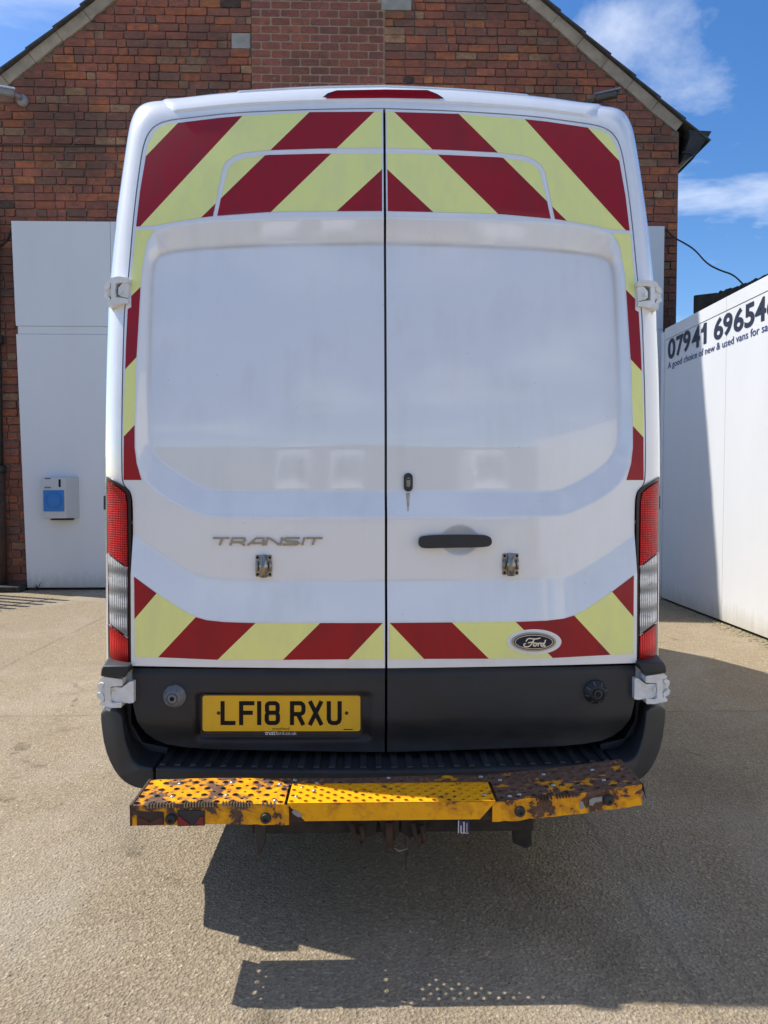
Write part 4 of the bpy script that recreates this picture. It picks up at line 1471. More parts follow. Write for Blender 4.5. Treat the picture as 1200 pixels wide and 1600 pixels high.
v, f = fan(rrect(635, 746, 641, 761, 2.9)); relief(v, f, 0.0085, door_y, 'lock_barrel', MAT['steel'], RD)
v, f = fan(rrect(635.6, 748.2, 640.6, 750, 0.8)); relief(v, f, 0.0090, door_y, 'keyhole', MAT['ink'], RD)
MAT['stain'] = m_simple_noise('rust_stain', (0.36, 0.27, 0.16), (0.60, 0.54, 0.43), 60, 0.6)
v, f = fan([(634, 770), (640.5, 770), (639.8, 785), (638.4, 799), (636.6, 799), (635.4, 785)]); relief(v, f, 0.0006, door_y, 'rust_stain', MAT['stain'], RD)

# --- black lower cladding of both doors with the plate recess
PLREC = to_xz(rrect(303, 1079, 583, 1160, 9))
CL = [(208, 1043.5), (300, 1044.5), (450, 1044.5), (602, 1044), (602, 1178), (450, 1176), (330, 1173.5), (288, 1170.5), (258, 1165.5), (240, 1158), (227, 1146), (217, 1126), (211, 1100)]
clp = [(min(x, -0.0042), z) for x, z in to_xz(CL)]
zmid = to_xz([(400, 1110)])[0][1]
def clad_y(x, z):
    x = np.asarray(x, float); z = np.asarray(z, float)
    d = 0.012 + 0.006 * np.exp(-((z - 0.66) / 0.10) ** 2)
    pts = np.c_[x.ravel(), z.ravel()]
    ii = inside(PLREC, pts); dd = dist_poly(PLREC, x.ravel(), z.ravel())
    rec = np.where(ii, sstep(dd / 0.016), 0).reshape(x.shape)
    ztop_ = to_xz([(400, 1044)])[0][1]
    d = d - 0.008 * sstep(1 - (ztop_ - z) / 0.02) - 0.05 * sstep(1 - (z - 0.525) / 0.10) * 0.6
    return base_y(x, z) - d + 0.020 * rec
v2, f2 = fill(clp, 0.009)
a = np.array(v2)
for s in (-1, 1):
    x = a[:, 0] * (1 if s < 0 else -1)
    v3 = np.c_[x, clad_y(x, a[:, 1]), a[:, 1]]
    v, f = thicken(v3, orient(v3, f2), 0.04)
    mk('door_cladding', v, f, MAT['black'], doors[s], True)

# --- number plate
yP = float(clad_y(np.array([-0.25]), np.array([zmid]))[0]) - 0.004
def on_plate(off):
    return lambda x, z: np.full(np.shape(x), yP - off)
plate = relief(*fan(rrect(316.5, 1087, 563, 1142.5, 4)), 0.004, on_plate(0), 'number_plate', MAT['plate'], van)
TH = 6.6
def ch(paths, closed=()):
    return strokes(paths, TH, closed)
h0, h1 = 1095.5, 1133.0
t0, t1 = h0 + TH / 2, h1 - TH / 2
def L_(x0, x1): return ch([[(x0 + TH / 2, h0), (x0 + TH / 2, t1), (x1, t1)]])
def F_(x0, x1): return ch([[(x1, t0), (x0 + TH / 2, t0), (x0 + TH / 2, h1)], [(x0 + TH, (h0 + h1) / 2 - 0.5), (x1 - 2.5, (h0 + h1) / 2 - 0.5)]])
def I_(x0, x1): return ch([[((x0 + x1) / 2, h0), ((x0 + x1) / 2, h1)]])
def E_(x0, x1):
    m = (h0 + h1) / 2 - 0.6
    return ch([rrect(x0 + TH / 2 + .4, t0, x1 - TH / 2 - .4, m, 4.5), rrect(x0 + TH / 2, m, x1 - TH / 2, t1, 5)], (0, 1))
def R_(x0, x1):
    m = (h0 + h1) / 2 + 1.5
    return ch([[(x0 + TH / 2, h1), (x0 + TH / 2, t0), (x1 - 8, t0), (x1 - 4.6, t0 + 2), (x1 - TH / 2, t0 + 5), (x1 - TH / 2, m - 5), (x1 - 4.6, m - 2), (x1 - 8, m), (x0 + TH, m)], [(x1 - 12, m), (x1 - 3.4, h1)]])
def X_(x0, x1): return ch([[(x0 + 3.6, h0), (x1 - 3.4, h1)], [(x1 - 3.6, h0), (x0 + 3.4, h1)]])
def U_(x0, x1): return ch([[(x0 + TH / 2, h0), (x0 + TH / 2, t1 - 6), (x0 + TH / 2 + 1.6, t1 - 2), (x0 + TH / 2 + 5, t1), (x1 - TH / 2 - 5, t1), (x1 - TH / 2 - 1.6, t1 - 2), (x1 - TH / 2, t1 - 6), (x1 - TH / 2, h0)]])
for fn, x0, x1 in ((L_, 344.5, 368), (F_, 373.5, 397.5), (I_, 401.5, 408.5), (E_, 413.5, 437.5), (R_, 453, 477.5), (X_, 480.5, 506), (U_, 510.5, 534)):
    v, f, o_ = fn(x0, x1)
    vv = solve(v, on_plate(0.0046), o_)
    mk('plate_character', vv, orient(vv, f), MAT['ink'], plate)
for u in (341.5, 541.5):
    c = P(u, 1114, yP - 0.004)
    v, f = lathe([(0.0058, 0), (0.0058, 0.0015), (0.003, 0.003)], c, (0, -1, 0), 12); mk('plate_screw', v, f, MAT['rust_iron'], plate)
def flat_text(body, u0, u1, vt, vb, yv, mat, parent, name, bold=0.0):
    Vt, Ft = text_mesh(body, bold)
    x = (Vt[:, 0] - Vt[:, 0].min()) / np.ptp(Vt[:, 0])
    cap = Vt[:, 1].max()
    uv = np.c_[u0 + (u1 - u0) * x, vb + (vt - vb) * Vt[:, 1] / cap]
    v = solve(uv, lambda X, Z: np.full(np.shape(X), yv))
    mk(name, v, orient(v, Ft), mat, parent)
flat_text('trustford', 425.5, 452, 1136.0, 1141.0, yP - 0.0046, MAT['ink'], plate, 'dealer_lettering')
flat_text('trust', 414, 430.2, 1142.6, 1148.2, yP - 0.0004, MAT['white_ink'], plate, 'dealer_lettering', 0.02)
flat_text('ford.co.uk', 430.8, 463.5, 1142.6, 1148.2, yP - 0.0004, MAT['white_ink'], plate, 'dealer_lettering')
v, f = fan([(537, 1139), (551, 1139), (551, 1140.4), (537, 1140.4)]); vv = solve(v, on_plate(0.0046)); mk('maker_mark', vv, orient(vv, f), MAT['ink'], plate)
# thin holder lip round the plate
v, f = ribbon(rrect(315, 1085.5, 564.5, 1150, 4.5), 2.0, True)
relief(v, f, 0.006, on_plate(-0.004), 'plate_holder', MAT['black2'], plate)
v, f = fan(rrect(315, 1143, 564.5, 1150, 1.5)); relief(v, f, 0.003, on_plate(-0.004), 'plate_strip', MAT['black2'], plate)

# --- round deadlock knobs
def knob(u, v_, r, mat, parent, lab):
    c = solve([(u, v_)], clad_y)[0]
    c = Vector(c) + Vector((0, 0.004, 0))
    prof = [(r * 1.02, 0), (r * 1.02, 0.006), (r * 0.98, 0.012), (r * 0.62, 0.034), (r * 0.54, 0.036), (r * 0.52, 0.031), (r * 0.40, 0.031), (r * 0.38, 0.037), (r * 0.22, 0.038)]
    vv, ff = lathe(prof, c, (0, -1, 0), 32)
    k_ = mk('deadlock_knob', vv, ff, mat, parent, False, label=lab)
    for j in range(8):
        w = 2 * math.pi * (j + 0.35) / 8
        d = Vector((math.cos(w), 0, math.sin(w)))
        vv, ff = tube([c + d * r * 0.93 + Vector((0, -0.0155, 0)), c + d * r * 0.70 + Vector((0, -0.0305, 0))], 0.0016, 5)
        mk('rib', vv, ff, MAT['grey_pl'], parent)
    vv, ff = lathe([(r * 0.20, 0.037), (r * 0.20, 0.0395), (r * .1, 0.04)], c, (0, -1, 0), 14); mk('keyhole', vv, ff, MAT['ink'], parent)
knob(273, 1087.5, 0.037, MAT['grey_pl'], LD, None)  # lighter grey than its twin stands in for sun on this knob
knob(930, 1080.5, 0.040, MAT['black'], RD, None)

# --- corner surface for lamps and hinges
zI = Iw[:, 2]; 
def side_y(x, z):
    x = -np.abs(np.asarray(x, float)); z = np.asarray(z, float)
    n_ = np.argmax(zI > 2.45)
    xi = np.interp(z, zI[:n_], Iw[:n_, 0]); xo = np.interp(z, Ow[:n_, 2], Ow[:n_, 0])
    yi = base_y(xi, z); yo = np.interp(z, Ow[:n_, 2], Ow[:n_, 1])
    w = np.clip((x - xi) / (xo - xi), 0, 0.985)
    lin = yi + (yo - yi) * 0.12 * w
    return lin + (yo - lin) * (1 - np.sqrt(1 - w * w))

def both(name, uv, F, mat, off, yf=side_y, parent_fn=lambda s: van, thick=0.02, smooth=True, bevel=0, label=None):
    v = solve(uv, yf, off)
    f = orient(v, F)
    v, f = thicken(v, f, thick)
    out = []
    for s in (-1, 1):
        vv, ff = (v, f) if s < 0 else mirror(v, f)
        o = mk(name, vv, ff, mat, parent_fn(s), smooth, label=(label(s) if label else None))
        if bevel: bev(o, bevel)
        out.append(o)
    return out
LAMP = [(166, 744.5), (187, 756.5), (196, 762), (202, 769), (204.5, 782), (206, 1037.5), (174, 1039.5), (169, 1027), (166.5, 870)]
lv, lf = fill(LAMP, 5)
lamps = both('tail_lamp', lv, lf, MAT['lamp_dark'], 0.008, thick=0.03)
lp = {-1: lamps[0], 1: lamps[1]}
U_RED = [(168, 752), (186, 763), (195, 771), (197.5, 785), (199, 886), (169, 864)]
CLEAR = [(169, 867), (198.5, 889), (199, 994), (171, 974)]
L_RED = [(171.5, 979), (199, 999), (200, 1033), (176, 1034.5), (172.5, 1026)]
for nm, pl, mt in (('red_lens', U_RED, 'red_lens'), ('clear_lens', CLEAR, 'clear_lens'), ('lower_lens', L_RED, 'red_lens2')):
    lv, lf = fill(pl, 3.5)
    both(nm, lv, lf, MAT[mt], 0.0125, parent_fn=lambda s: lp[s], thick=0.006)
for pl in ([(167.5, 865), (199, 888)], [(169.5, 975.5), (199.3, 996.5)], [(167.2, 866), (168.2, 975)]):
    v, f = ribbon(pl, 1.6); both('lens_rim', v, f, MAT['lens_rim'], 0.0135, parent_fn=lambda s: lp[s], thick=0.006)
v, f = fan([(161.8, 775), (166, 774), (166, 797), (161.8, 796)])
both('side_catch', v, f, MAT['black'], -0.05, yf=lambda x, z: np.full(np.shape(x), 2.58), thick=0.05, smooth=False)

# --- hinges
def hinge(pieces, y0):
    arms = {}
    for nm, poly, yo, th, bv in pieces:
        yv = y0 + yo
        v = [tuple(P(u, v_, yv)) for u, v_ in poly]
        f = orient(v, [tuple(range(len(v)))])
        v, f = thicken(v, f, th)
        # the mirrored pair
        for s in (-1, 1):
            vv, ff = (v, f) if s < 0 else mirror(v, f)
            par = van if nm == 'hinge' else arms[s]
            o = bev(mk(nm, vv, ff, MAT['hinge'], par), bv, 2)
            if nm == 'hinge': arms[s] = o
UH = [
    ('hinge', [(167, 440), (171, 434.5), (185, 431.7), (201, 434), (201, 441.5), (185, 441.5), (180.3, 443), (180.3, 464.5), (184, 464.5), (200.5, 467), (200.5, 473.5), (187, 475), (168, 479), (167, 472), (173.5, 468), (173.5, 443)], 0.0, 0.07, 0.003),
    ('hinge_arm', [(191.7, 442.2), (200.8, 442.2), (200.8, 466), (190, 463.5), (184.5, 460), (184.5, 450)], 0.006, 0.05, 0.003),
    ('hinge_web', [(163.5, 453), (174, 447), (174, 465), (163.5, 460)], 0.012, 0.05, 0.002),
    ('hinge_lug', [(167.5, 440), (172.6, 440), (172.6, 447), (169, 451), (162.8, 453), (162, 447.5)], 0.004, 0.05, 0.002),
    ('hinge_lug', [(162.5, 460), (168, 461.7), (172.5, 466.7), (171.7, 470), (168, 471.7), (166, 467.5), (161.7, 465)], 0.004, 0.05, 0.002),
    ('hinge_pin', [(186, 451.5), (189.8, 451.5), (189.8, 457.5), (186, 457.5)], -0.006, 0.03, 0.001),
    ('hinge_foot', [(172, 478), (195, 475.5), (194, 486), (178, 489)], 0.035, 0.05, 0.004),
]
yh = float(side_y(np.array([-0.93]), np.array([P(185, 455, 2.5).z]))[0])
hinge(UH, yh - 0.055)
LH = [
    ('hinge', [(156, 1062), (161.7, 1057.5), (190.8, 1061.7), (190.8, 1071.7), (175, 1072.8), (172.2, 1074), (172.2, 1096.5), (175, 1099), (190, 1097.8), (189.5, 1105.8), (175.8, 1106), (155.8, 1102), (156.5, 1096.7), (163.5, 1096.5), (163.5, 1067), (157, 1065)], 0.0, 0.09, 0.003),
    ('hinge_arm', [(172.8, 1075), (180, 1073.6), (190, 1074.6), (202.5, 1065), (208.5, 1065), (209, 1098), (201.7, 1099), (190, 1097), (180, 1096.5), (172.8, 1093)], 0.010, 0.05, 0.003),
    ('hinge_web', [(153, 1077), (163.8, 1069), (163.8, 1093), (155, 1087)], 0.014, 0.05, 0.002),
    ('hinge_lug', [(151.7, 1070), (158, 1066.7), (162.5, 1070), (156, 1077), (152.5, 1076)], 0.002, 0.05, 0.002),
    ('hinge_lug', [(151, 1084), (155, 1082.5), (162.5, 1090), (161.5, 1096), (152.5, 1091)], 0.002, 0.05, 0.002),
    ('hinge_pin', [(174.5, 1080), (178, 1080), (178, 1087), (174.5, 1087)], 0.002, 0.03, 0.001),
]
hinge(LH, 2.37)

# --- roof header trim and high brake lamp
def header(u0, u1, w0, w1, out, name, mat, nseg=60, depth=0.02):
    """proud strip on the frame between parameters w0..w1 for picture columns u0..centre, mirrored"""
    us = np.array([pix(p)[0] for p in Ow])
    jj = [j for j in range(K) if us[j] >= u0 and us[j] <= u1]
    Vv, Ff = [], []
    m = 12
    def add(j, w, o_):
        p = Vector(frame_pt(j, w)); q = Vector(frame_pt(j, min(w + .02, 1))); r_ = Vector(frame_pt(max(j - 1, 0), w)); s_ = Vector(frame_pt(min(j + 1, K - 1), w))
        t1 = (q - Vector(frame_pt(j, max(w - .02, 0)))); t2 = (s_ - r_)
        nn = t1.cross(t2).normalized()
        if nn.y > 0 and nn.z < 0.2: nn = -nn
        if nn.z < -0.2: nn = -nn
        return p + nn * o_
    rows = jj
    for j in rows:
        for i in range(m + 1):
            w = w0 + (w1 - w0) * (0, .02, .05, .1, .2, .32, .45, .58, .7, .82, .9, .97, 1)[i]
            edge = -0.35 if (i in (0, m) or j == rows[0]) else 1.0
            q_ = add(j, w, out * edge)
            if j == K - 1: q_.x = 0.0
            Vv.append(q_)
    c = m + 1
    for a_ in range(len(rows) - 1):
        for i in range(m):
            q = a_ * c + i
            Ff.append((q, q + c, q + c + 1, q + 1))
    Vx, Fx = mirror(Vv, Ff)
    nn_ = len(Vv)
    allV = [tuple(p) for p in Vv] + [tuple(p) for p in Vx]
    allF = Ff + [tuple(i + nn_ for i in q) for q in Fx]
    o = fixn(mk(name, allV, allF, mat, van, True))
    return o
header(254, 610, 0.16, 0.985, 0.005, 'roof_trim', MAT['white'])
header(362, 610, 0.62, 0.99, 0.0085, 'lamp_fairing', MAT['white'])

def hdr_y(x, z):
    """header surface as a function of x, z"""
    x = -np.abs(np.asarray(x, float)); z = np.asarray(z, float)
    k0 = int(K * 0.7)
    zi = np.interp(x, Iw[k0:, 0], Iw[k0:, 2]); zo = np.interp(x, Ow[k0:, 0], Ow[k0:, 2])
    yi = np.interp(x, Iw[k0:, 0], Iw[k0:, 1]); yo = np.interp(x, Ow[k0:, 0], Ow[k0:, 1])
    w = np.clip((z - zi) / (zo - zi), 0, 0.985)
    lin = yi + (yo - yi) * 0.12 * w
    return lin + (yo - lin) * (1 - np.sqrt(1 - w * w))
def lamp_y(x, z):
    ax_ = -np.abs(np.asarray(x, float)); k0 = int(K * 0.7)
    zi = np.interp(ax_, Iw[k0:, 0], Iw[k0:, 2]); zo = np.interp(ax_, Ow[k0:, 0], Ow[k0:, 2])
    return hdr_y(x, zi + 0.50 * (zo - zi)) + 0.25 * np.maximum(0, (np.asarray(z, float) - (zi + 0.5 * (zo - zi))))
BL = [(504, 152), (512, 145.5), (526, 141), (604, 139.6), (668, 140.6), (683, 146.5), (693, 153), (690, 156), (604, 154.8), (508, 155.5)]
v2, f2 = fill(BL, 6)
v = solve(v2, lamp_y, 0.036); v, f = thicken(v, orient(v, f2), 0.05)
bl = mk('brake_lamp', v, f, MAT['flat_black'], van)
v2, f2 = fill([(509, 153), (517, 146), (528, 142), (604, 140.4), (666, 141.4), (680, 147), (688, 153.3), (604, 153), (514, 153.8)], 4)
v = solve(v2, lamp_y, 0.041); v, f = thicken(v, orient(v, f2), 0.02)
mk('red_lens', v, f, m_lens('brake_lamp_lens', (0.60, 0.006, 0.02), 1500, 60), bl)

# --- bumper
def flare_prism(name, poly, y0, dep, mat, bevel, parent=van, pair=True, label=None, round_=False):
    v0 = [P(u, v_, y0 + 0.085 * min(1.0, max(0.0, (240 - u) / 83)) ** 2 + 0.03 if round_ else y0) for u, v_ in poly]
    v1 = []
    for (u, v_), p in zip(poly, v0):
        q = P(u, v_, y0 + dep)
        v1.append(Vector((max(q.x, -1.0, p.x - 0.05) if u < 200 else p.x, y0 + dep, p.z)))
    n_ = len(poly)
    F_ = [tuple(range(n_)), tuple(range(2 * n_ - 1, n_ - 1, -1))] + [(i, i + n_, (i + 1) % n_ + n_, (i + 1) % n_) for i in range(n_)]
    for s in ((-1, 1) if pair else (-1,)):
        vv = [tuple(p) for p in v0 + v1]
        if s > 0: vv = [(-x, y, z) for x, y, z in vv]
        o = fixn(mk(name, vv, F_, mat, parent))
        bev(o, bevel, 3, 40)
        for p_ in o.data.polygons: p_.use_smooth = True
bc = smooth_poly([(157, 1108), (157, 1130), (163, 1170), (175, 1200), (190, 1220), (206, 1230), (222, 1234), (240, 1235), (240, 1199.5), (228, 1199), (214, 1195.5), (204, 1185), (196, 1160), (191.5, 1135), (190, 1112.5)], 1)
flare_prism('bumper_corner', bc, 2.31, 0.36, MAT['black'], 0.008, round_=True)
flare_prism('bumper_cap', [(157, 1057.5), (158, 1047), (161, 1040.5), (202, 1040.5), (200, 1049), (195, 1059)], 2.36, 0.24, MAT['black'], 0.006)
# dark inner cheek behind the corner
flare_prism('bumper_cheek', [(172, 1050), (176, 1130), (188, 1192), (226, 1215), (262, 1215), (262, 1168), (222, 1160), (205, 1130), (204, 1050)], 2.475, 0.2, MAT['black2'], 0.004)
xb0 = P(238, 1210, 2.31).x
zt_b = P(603, 1203, 2.305).z
vb_, fb_ = [], []
nb_ = 24
for i in range(nb_ + 1):
    x = xb0 + (-2 * xb0) * i / nb_
    yf_ = 2.298 + 0.042 * (x / xb0) ** 2
    vb_ += [(x, yf_, zt_b - 0.115), (x, yf_, zt_b), (x, 2.62, zt_b), (x, 2.62, zt_b - 0.115)]
for i in range(nb_):
    for k_ in range(4):
        fb_.append((i * 4 + k_, i * 4 + (k_ + 1) % 4, (i + 1) * 4 + (k_ + 1) % 4, (i + 1) * 4 + k_))
fb_ += [(0, 3, 2, 1), tuple(nb_ * 4 + k_ for k_ in range(4))]
bmp = bev(fixn(mk('bumper', vb_, fb_, MAT['black'], van)), 0.008)
nrib = 30
for i in range(nrib):
    x = xb0 + 0.02 + (-2 * xb0 - 0.04) * i / (nrib - 1)
    bev(box('tread_rib', x - 0.011, x + 0.011, 2.312 + 0.042 * (x / xb0) ** 2, 2.56, zt_b - 0.002, zt_b + 0.008, MAT['black'], bmp), 0.003, 1)

# --- bolt-on rear step
Y0, Y1 = 2.035, 2.216
ZS = P(325, 1257.5, Y0).z
sxl = P(205, 1256, Y0).x; sxm0 = P(446, 1258, Y0).x; sxm1 = P(776, 1254, Y0).x; sxr = P(1006, 1232, Y0).x
def zstep(x):
    return ZS + 0.046 * max(0.0, (x - sxm1) / (sxr - sxm1)) + 0.003 * math.sin(x * 9)
step = mk('rear_step', boxv(sxl + 0.05, sxr - 0.05, 2.175, 2.21, ZS - 0.06, ZS - 0.014), BOXF, MAT['rust_iron'], van, label='rusty yellow bolt-on step below the rear doors')
def perforated(name, x0, x1, y0, y1, zf, cell, rl, rs, mat, parent, lab=None, margin=0.012, phase=0, rows_big=2):
    nx = max(1, round((x1 - x0) / cell)); ny = max(1, round((y1 - y0) / cell))
    cx_, cy_ = (x1 - x0) / nx, (y1 - y0) / ny
    V_, F_, key = [], [], {}
    def vid(x, y, dz=0.0, k=None):
        kk = (round(x * 2e4), round(y * 2e4), round(dz * 1e5), k)
        if kk not in key:
            key[kk] = len(V_); V_.append((x, y, zf(x) + dz))
        return key[kk]
    for i in range(nx):
        for j in range(ny):
            xa_, xb_ = x0 + i * cx_, x0 + (i + 1) * cx_
            ya_, yb_ = y0 + j * cy_, y0 + (j + 1) * cy_
            xm, ym = (xa_ + xb_) / 2, (ya_ + yb_) / 2
            sq = [(xb_, ym), (xb_, yb_), (xm, yb_), (xa_, yb_), (xa_, ym), (xa_, ya_), (xm, ya_), (xb_, ya_)]
            ids = [vid(*p) for p in sq]
            hole = (i + j + phase) % 2 == 0
            r = (rl if j % rows_big == 0 else rs) if hole else 0
            if r <= 0 or min(i, nx - 1 - i) < 0:
                F_.append(tuple(ids)); continue
            jx, jy = random.uniform(-.0012, .0012), random.uniform(-.0012, .0012)
            pts_ = [(xm + jx + r * math.cos(k * math.pi / 4), ym + jy + r * math.sin(k * math.pi / 4)) for k in range(8)]
            lip = 0.0022 if r == rl else 0.0006
            mid_ = [(xm + jx + r * 1.3 * math.cos(k * math.pi / 4), ym + jy + r * 1.3 * math.sin(k * math.pi / 4)) for k in range(8)]
            rm = [vid(*p, 0.0, ('m', i, j)) for p in mid_]
            rt = [vid(*p, lip, ('t', i, j)) for p in pts_]
            rb = [vid(*p, -0.004, ('b', i, j)) for p in pts_]
            for k in range(8):
                k2 = (k + 1) % 8
                F_.append((ids[k], ids[k2], rm[k2], rm[k])); F_.append((rm[k], rm[k2], rt[k2], rt[k])); F_.append((rt[k], rt[k2], rb[k2], rb[k]))
    o = mk(name, V_, F_, mat, parent, label=lab)
    wr = np.zeros(len(V_), np.float32)
    for kk, i_ in key.items():
        if kk[3] is not None: wr[i_] = {'m': 0.35, 't': 1.0, 'b': 1.0}[kk[3][0]]
        else:
            x_, y_ = V_[i_][0], V_[i_][1]
            if min(x_ - x0, x1 - x_, y_ - y0, y1 - y_) < 1e-4: wr[i_] = 0.6
    at_ = o.data.attributes.new('wear', 'FLOAT', 'POINT'); at_.data.foreach_set('value', wr)
    return o
tl = perforated('tread_plate', sxl, sxm0 - 0.004, Y0 + 0.001, Y1, zstep, 0.0232, 0.0082, 0.0046, MAT['rust_left'], step, 'left tread plate, flaking yellow')
tr = perforated('tread_plate', sxm1 + 0.006, sxr, Y0 + 0.004, Y1 + 0.012, zstep, 0.0232, 0.0082, 0.0046, MAT['rust_right'], step, 'right tread plate, mostly brown rust')
tb = perforated('back_strip', sxm0 - 0.003, sxm1 + 0.005, Y1 - 0.047, Y1 + 0.004, zstep, 0.024, 0.006, 0.0035, MAT['rust_right'], step)
tm = perforated('tread_plate', sxm0 + 0.006, sxm1 - 0.004, Y0 - 0.004, Y1 - 0.052, lambda x: ZS + 0.004, 0.0204, 0.0066, 0.0066, MAT['rust_mid'], step, 'middle tread plate, cleaner yellow', rows_big=1)
box('support_plate', sxl + 0.075, sxm0 - 0.055, Y0 + 0.012, Y1 - 0.01, ZS - 0.034, ZS - 0.028, MAT['rust_iron'], step)
FH = ZS - P(325, 1289.5, Y0).z
def front_face(x0, x1, y, ztopf, h, mat, n_=16, cut0=0.0, cut1=0.0, name='front_plate', wob=0.0, lab=None):
    V_ = []
    rr = random.Random(int(x0 * 1000))
    for i in range(n_ + 1):
        t = i / n_; x = x0 + (x1 - x0) * t
        yw = y + wob * (rr.random() - .5)
        zt_ = ztopf(x)
        xb = x0 + cut0 + (x1 - x0 - cut0 - cut1) * t
        zb_ = zt_ - h + wob * .8 * (rr.random() - .5)
        V_ += [(x, yw, zt_), (xb, yw, zb_), (xb, yw + 0.004, zb_), (x, yw + 0.004, zt_ - 0.004)]
    F_ = []
    for i in range(n_):
        for k in range(4):
            k2 = (k + 1) % 4
            F_.append((i * 4 + k, i * 4 + k2, (i + 1) * 4 + k2, (i + 1) * 4 + k))
    F_ += [(0, 3, 2, 1), tuple(n_ * 4 + k for k in range(4))]
    o = fixn(mk(name, V_, F_, mat, step, label=lab))
    zz_ = np.array([v_.co.z for v_ in o.data.vertices])
    at_ = o.data.attributes.new('wear', 'FLOAT', 'POINT'); at_.data.foreach_set('value', np.where(zz_ > zz_.mean(), 1.0, 0.2).astype(np.float32))
    return o
front_face(sxl, sxm0 + 0.010, Y0, zstep, FH, MAT['rust_front'], 24, wob=0.004)
front_face(sxm0 + 0.006, sxm1 - 0.004, Y0 - 0.006, lambda x: ZS + 0.0035, FH * 0.86, MAT['rust_mid'], 20, 0.05, 0.045)
front_face(sxm1 - 0.012, sxr - 0.004, Y0 + 0.002, zstep, FH + 0.002, MAT['rust_front2'], 24, wob=0.004)
# left end cap and torn right end
v = boxv(sxl - 0.004, sxl + 0.002, Y0 - 0.002, Y1, ZS - 0.058, ZS + 0.002)
mk('end_plate', v, BOXF, MAT['rust_iron'], step)
a_ = [(sxr, Y0 + 0.004, zstep(sxr)), (sxr, Y1 + .01, zstep(sxr)), (sxr + 0.006, Y1 + .005, zstep(sxr) - 0.03), (sxr + 0.012, Y0 + 0.06, zstep(sxr) - 0.055), (sxr + 0.008, Y0 + 0.03, zstep(sxr) - 0.03), (sxr + 0.014, Y0 + 0.012, zstep(sxr) - 0.05), (sxr + 0.002, Y0 + 0.002, zstep(sxr) - 0.02)]
mk('end_plate', a_, [(0, 1, 2, 3), (0, 3, 4), (0, 4, 5, 6)], MAT['rust_iron'], step)
# dark boxes added to fill the fold gaps and block sun through them
for x0_, x1_, sg in ((sxm0 - 0.006, sxm0 + 0.034, 1), (sxm1 - 0.012, sxm1 + 0.003, -1)):
    mk('fold_gap_filler', boxv(x0_, x1_, Y0 + 0.012, Y1 - 0.05, ZS - 0.05, ZS - 0.012), BOXF, MAT['under'], step)
# triangular gussets beside the middle section
for sg, x0_ in ((1, sxm0 + 0.004), (-1, sxm1 - 0.003)):
    q = [(x0_, ZS - 0.004), (x0_ + sg * 0.058, ZS - FH * .97), (x0_ + sg * 0.002, ZS - FH * .97)]
    v, f = gable(Y0 + 0.010, Y0 + 0.02, q)
    fixn(mk('gusset', v, f, MAT['rust_iron'], step))
# bolts (dome heads) on the treads
def dome(p, r, mat, axis=(0, 0, 1), h=0.6, seg=14, name='bolt', par=step):
    prof = [(r, 0), (r * .97, r * .18 * h / .6), (r * .8, r * .42 * h / .6), (r * .45, r * .58 * h / .6), (r * .12, r * h)]
    v, f = lathe(prof, p, axis, seg); return mk(name, v, f, mat, par, True)
def on_step(u, v_):
    y = 2.2
    for _ in range(6):
        p = P(u, v_, y)
        d = rays([(u, v_)])[0]
        t = (zstep(p.x) - CAM.z) / d[2]
        y = d[1] * t
    return P(u, v_, y)
for u, v_ in ((281, 1225), (362.5, 1223), (269.5, 1245), (354, 1243), (430, 1251), (437.5, 1225.5), (461, 1219), (607, 1215.5), (751, 1213.5), (781, 1219), (849, 1210), (925, 1203), (864, 1227), (943, 1219), (796, 1244), (811, 1241.5)):
    p = on_step(u, v_); dome(p, 0.0072, MAT['zinc'])
for u, v_ in ((463, 1248), (757, 1243), (472, 1234), (491, 1239), (495, 1227)):
    p = on_step(u, v_); p.z = ZS + 0.004; dome(p, 0.0062, MAT['zinc'])
# rubber buffers on the front face
for u, v_, yo in ((267.5, 1279, 0), (415.5, 1277.5, 0), (812, 1267, .002), (950, 1249.5, .002)):
    p = P(u, v_, Y0 + yo)
    v, f = lathe([(0.0155, 0), (0.0155, 0.006), (0.013, 0.012), (0.006, 0.013), (0.0055, 0.009), (0.002, 0.009)], p, (0, -1, 0), 18)
    mk('rubber_buffer', v, f, MAT['black'], step)
# torn reflector plates and red lamp remains
def fplate(name, poly, off, th, mat):
    v = [tuple(P(u, v_, Y0 - off)) for u, v_ in poly]
    v, f = thicken(v, orient(v, [tuple(range(len(v)))]), th); mk(name, v, f, mat, step)
MAT['red_bit'] = material('red_reflector', (0.22, 0.012, 0.014), 0.3)
fplate('reflector_backing', [(214, 1268), (256, 1269), (256, 1289), (214, 1290)], 0.003, 0.003, MAT['rust_iron'])
fplate('red_reflector', [(215, 1277), (222, 1278), (234, 1286), (246, 1278), (254, 1277), (255, 1288), (216, 1289)], 0.005, 0.003, material('dull_red_plastic', (0.085, 0.018, 0.018), 0.4))
fplate('reflector_backing', [(277, 1266), (320, 1267), (320, 1290), (278, 1291)], 0.003, 0.003, MAT['black'])
fplate('red_reflector', [(278, 1276), (281, 1276), (297, 1289), (279, 1291)], 0.006, 0.003, MAT['red_bit'])
fplate('red_reflector', [(305, 1288), (312, 1277), (317, 1276), (318, 1289)], 0.006, 0.003, MAT['red_bit'])
fplate('worn_patch', [(456, 1268), (461, 1265.5), (471, 1273), (472, 1276), (466, 1277), (458, 1272)], 0.0085, 0.002, MAT['stone'])
fplate('worn_patch', [(906, 1253), (911, 1252.5), (913, 1260), (911, 1264), (906, 1264)], 0.001, 0.002, MAT['stone'])
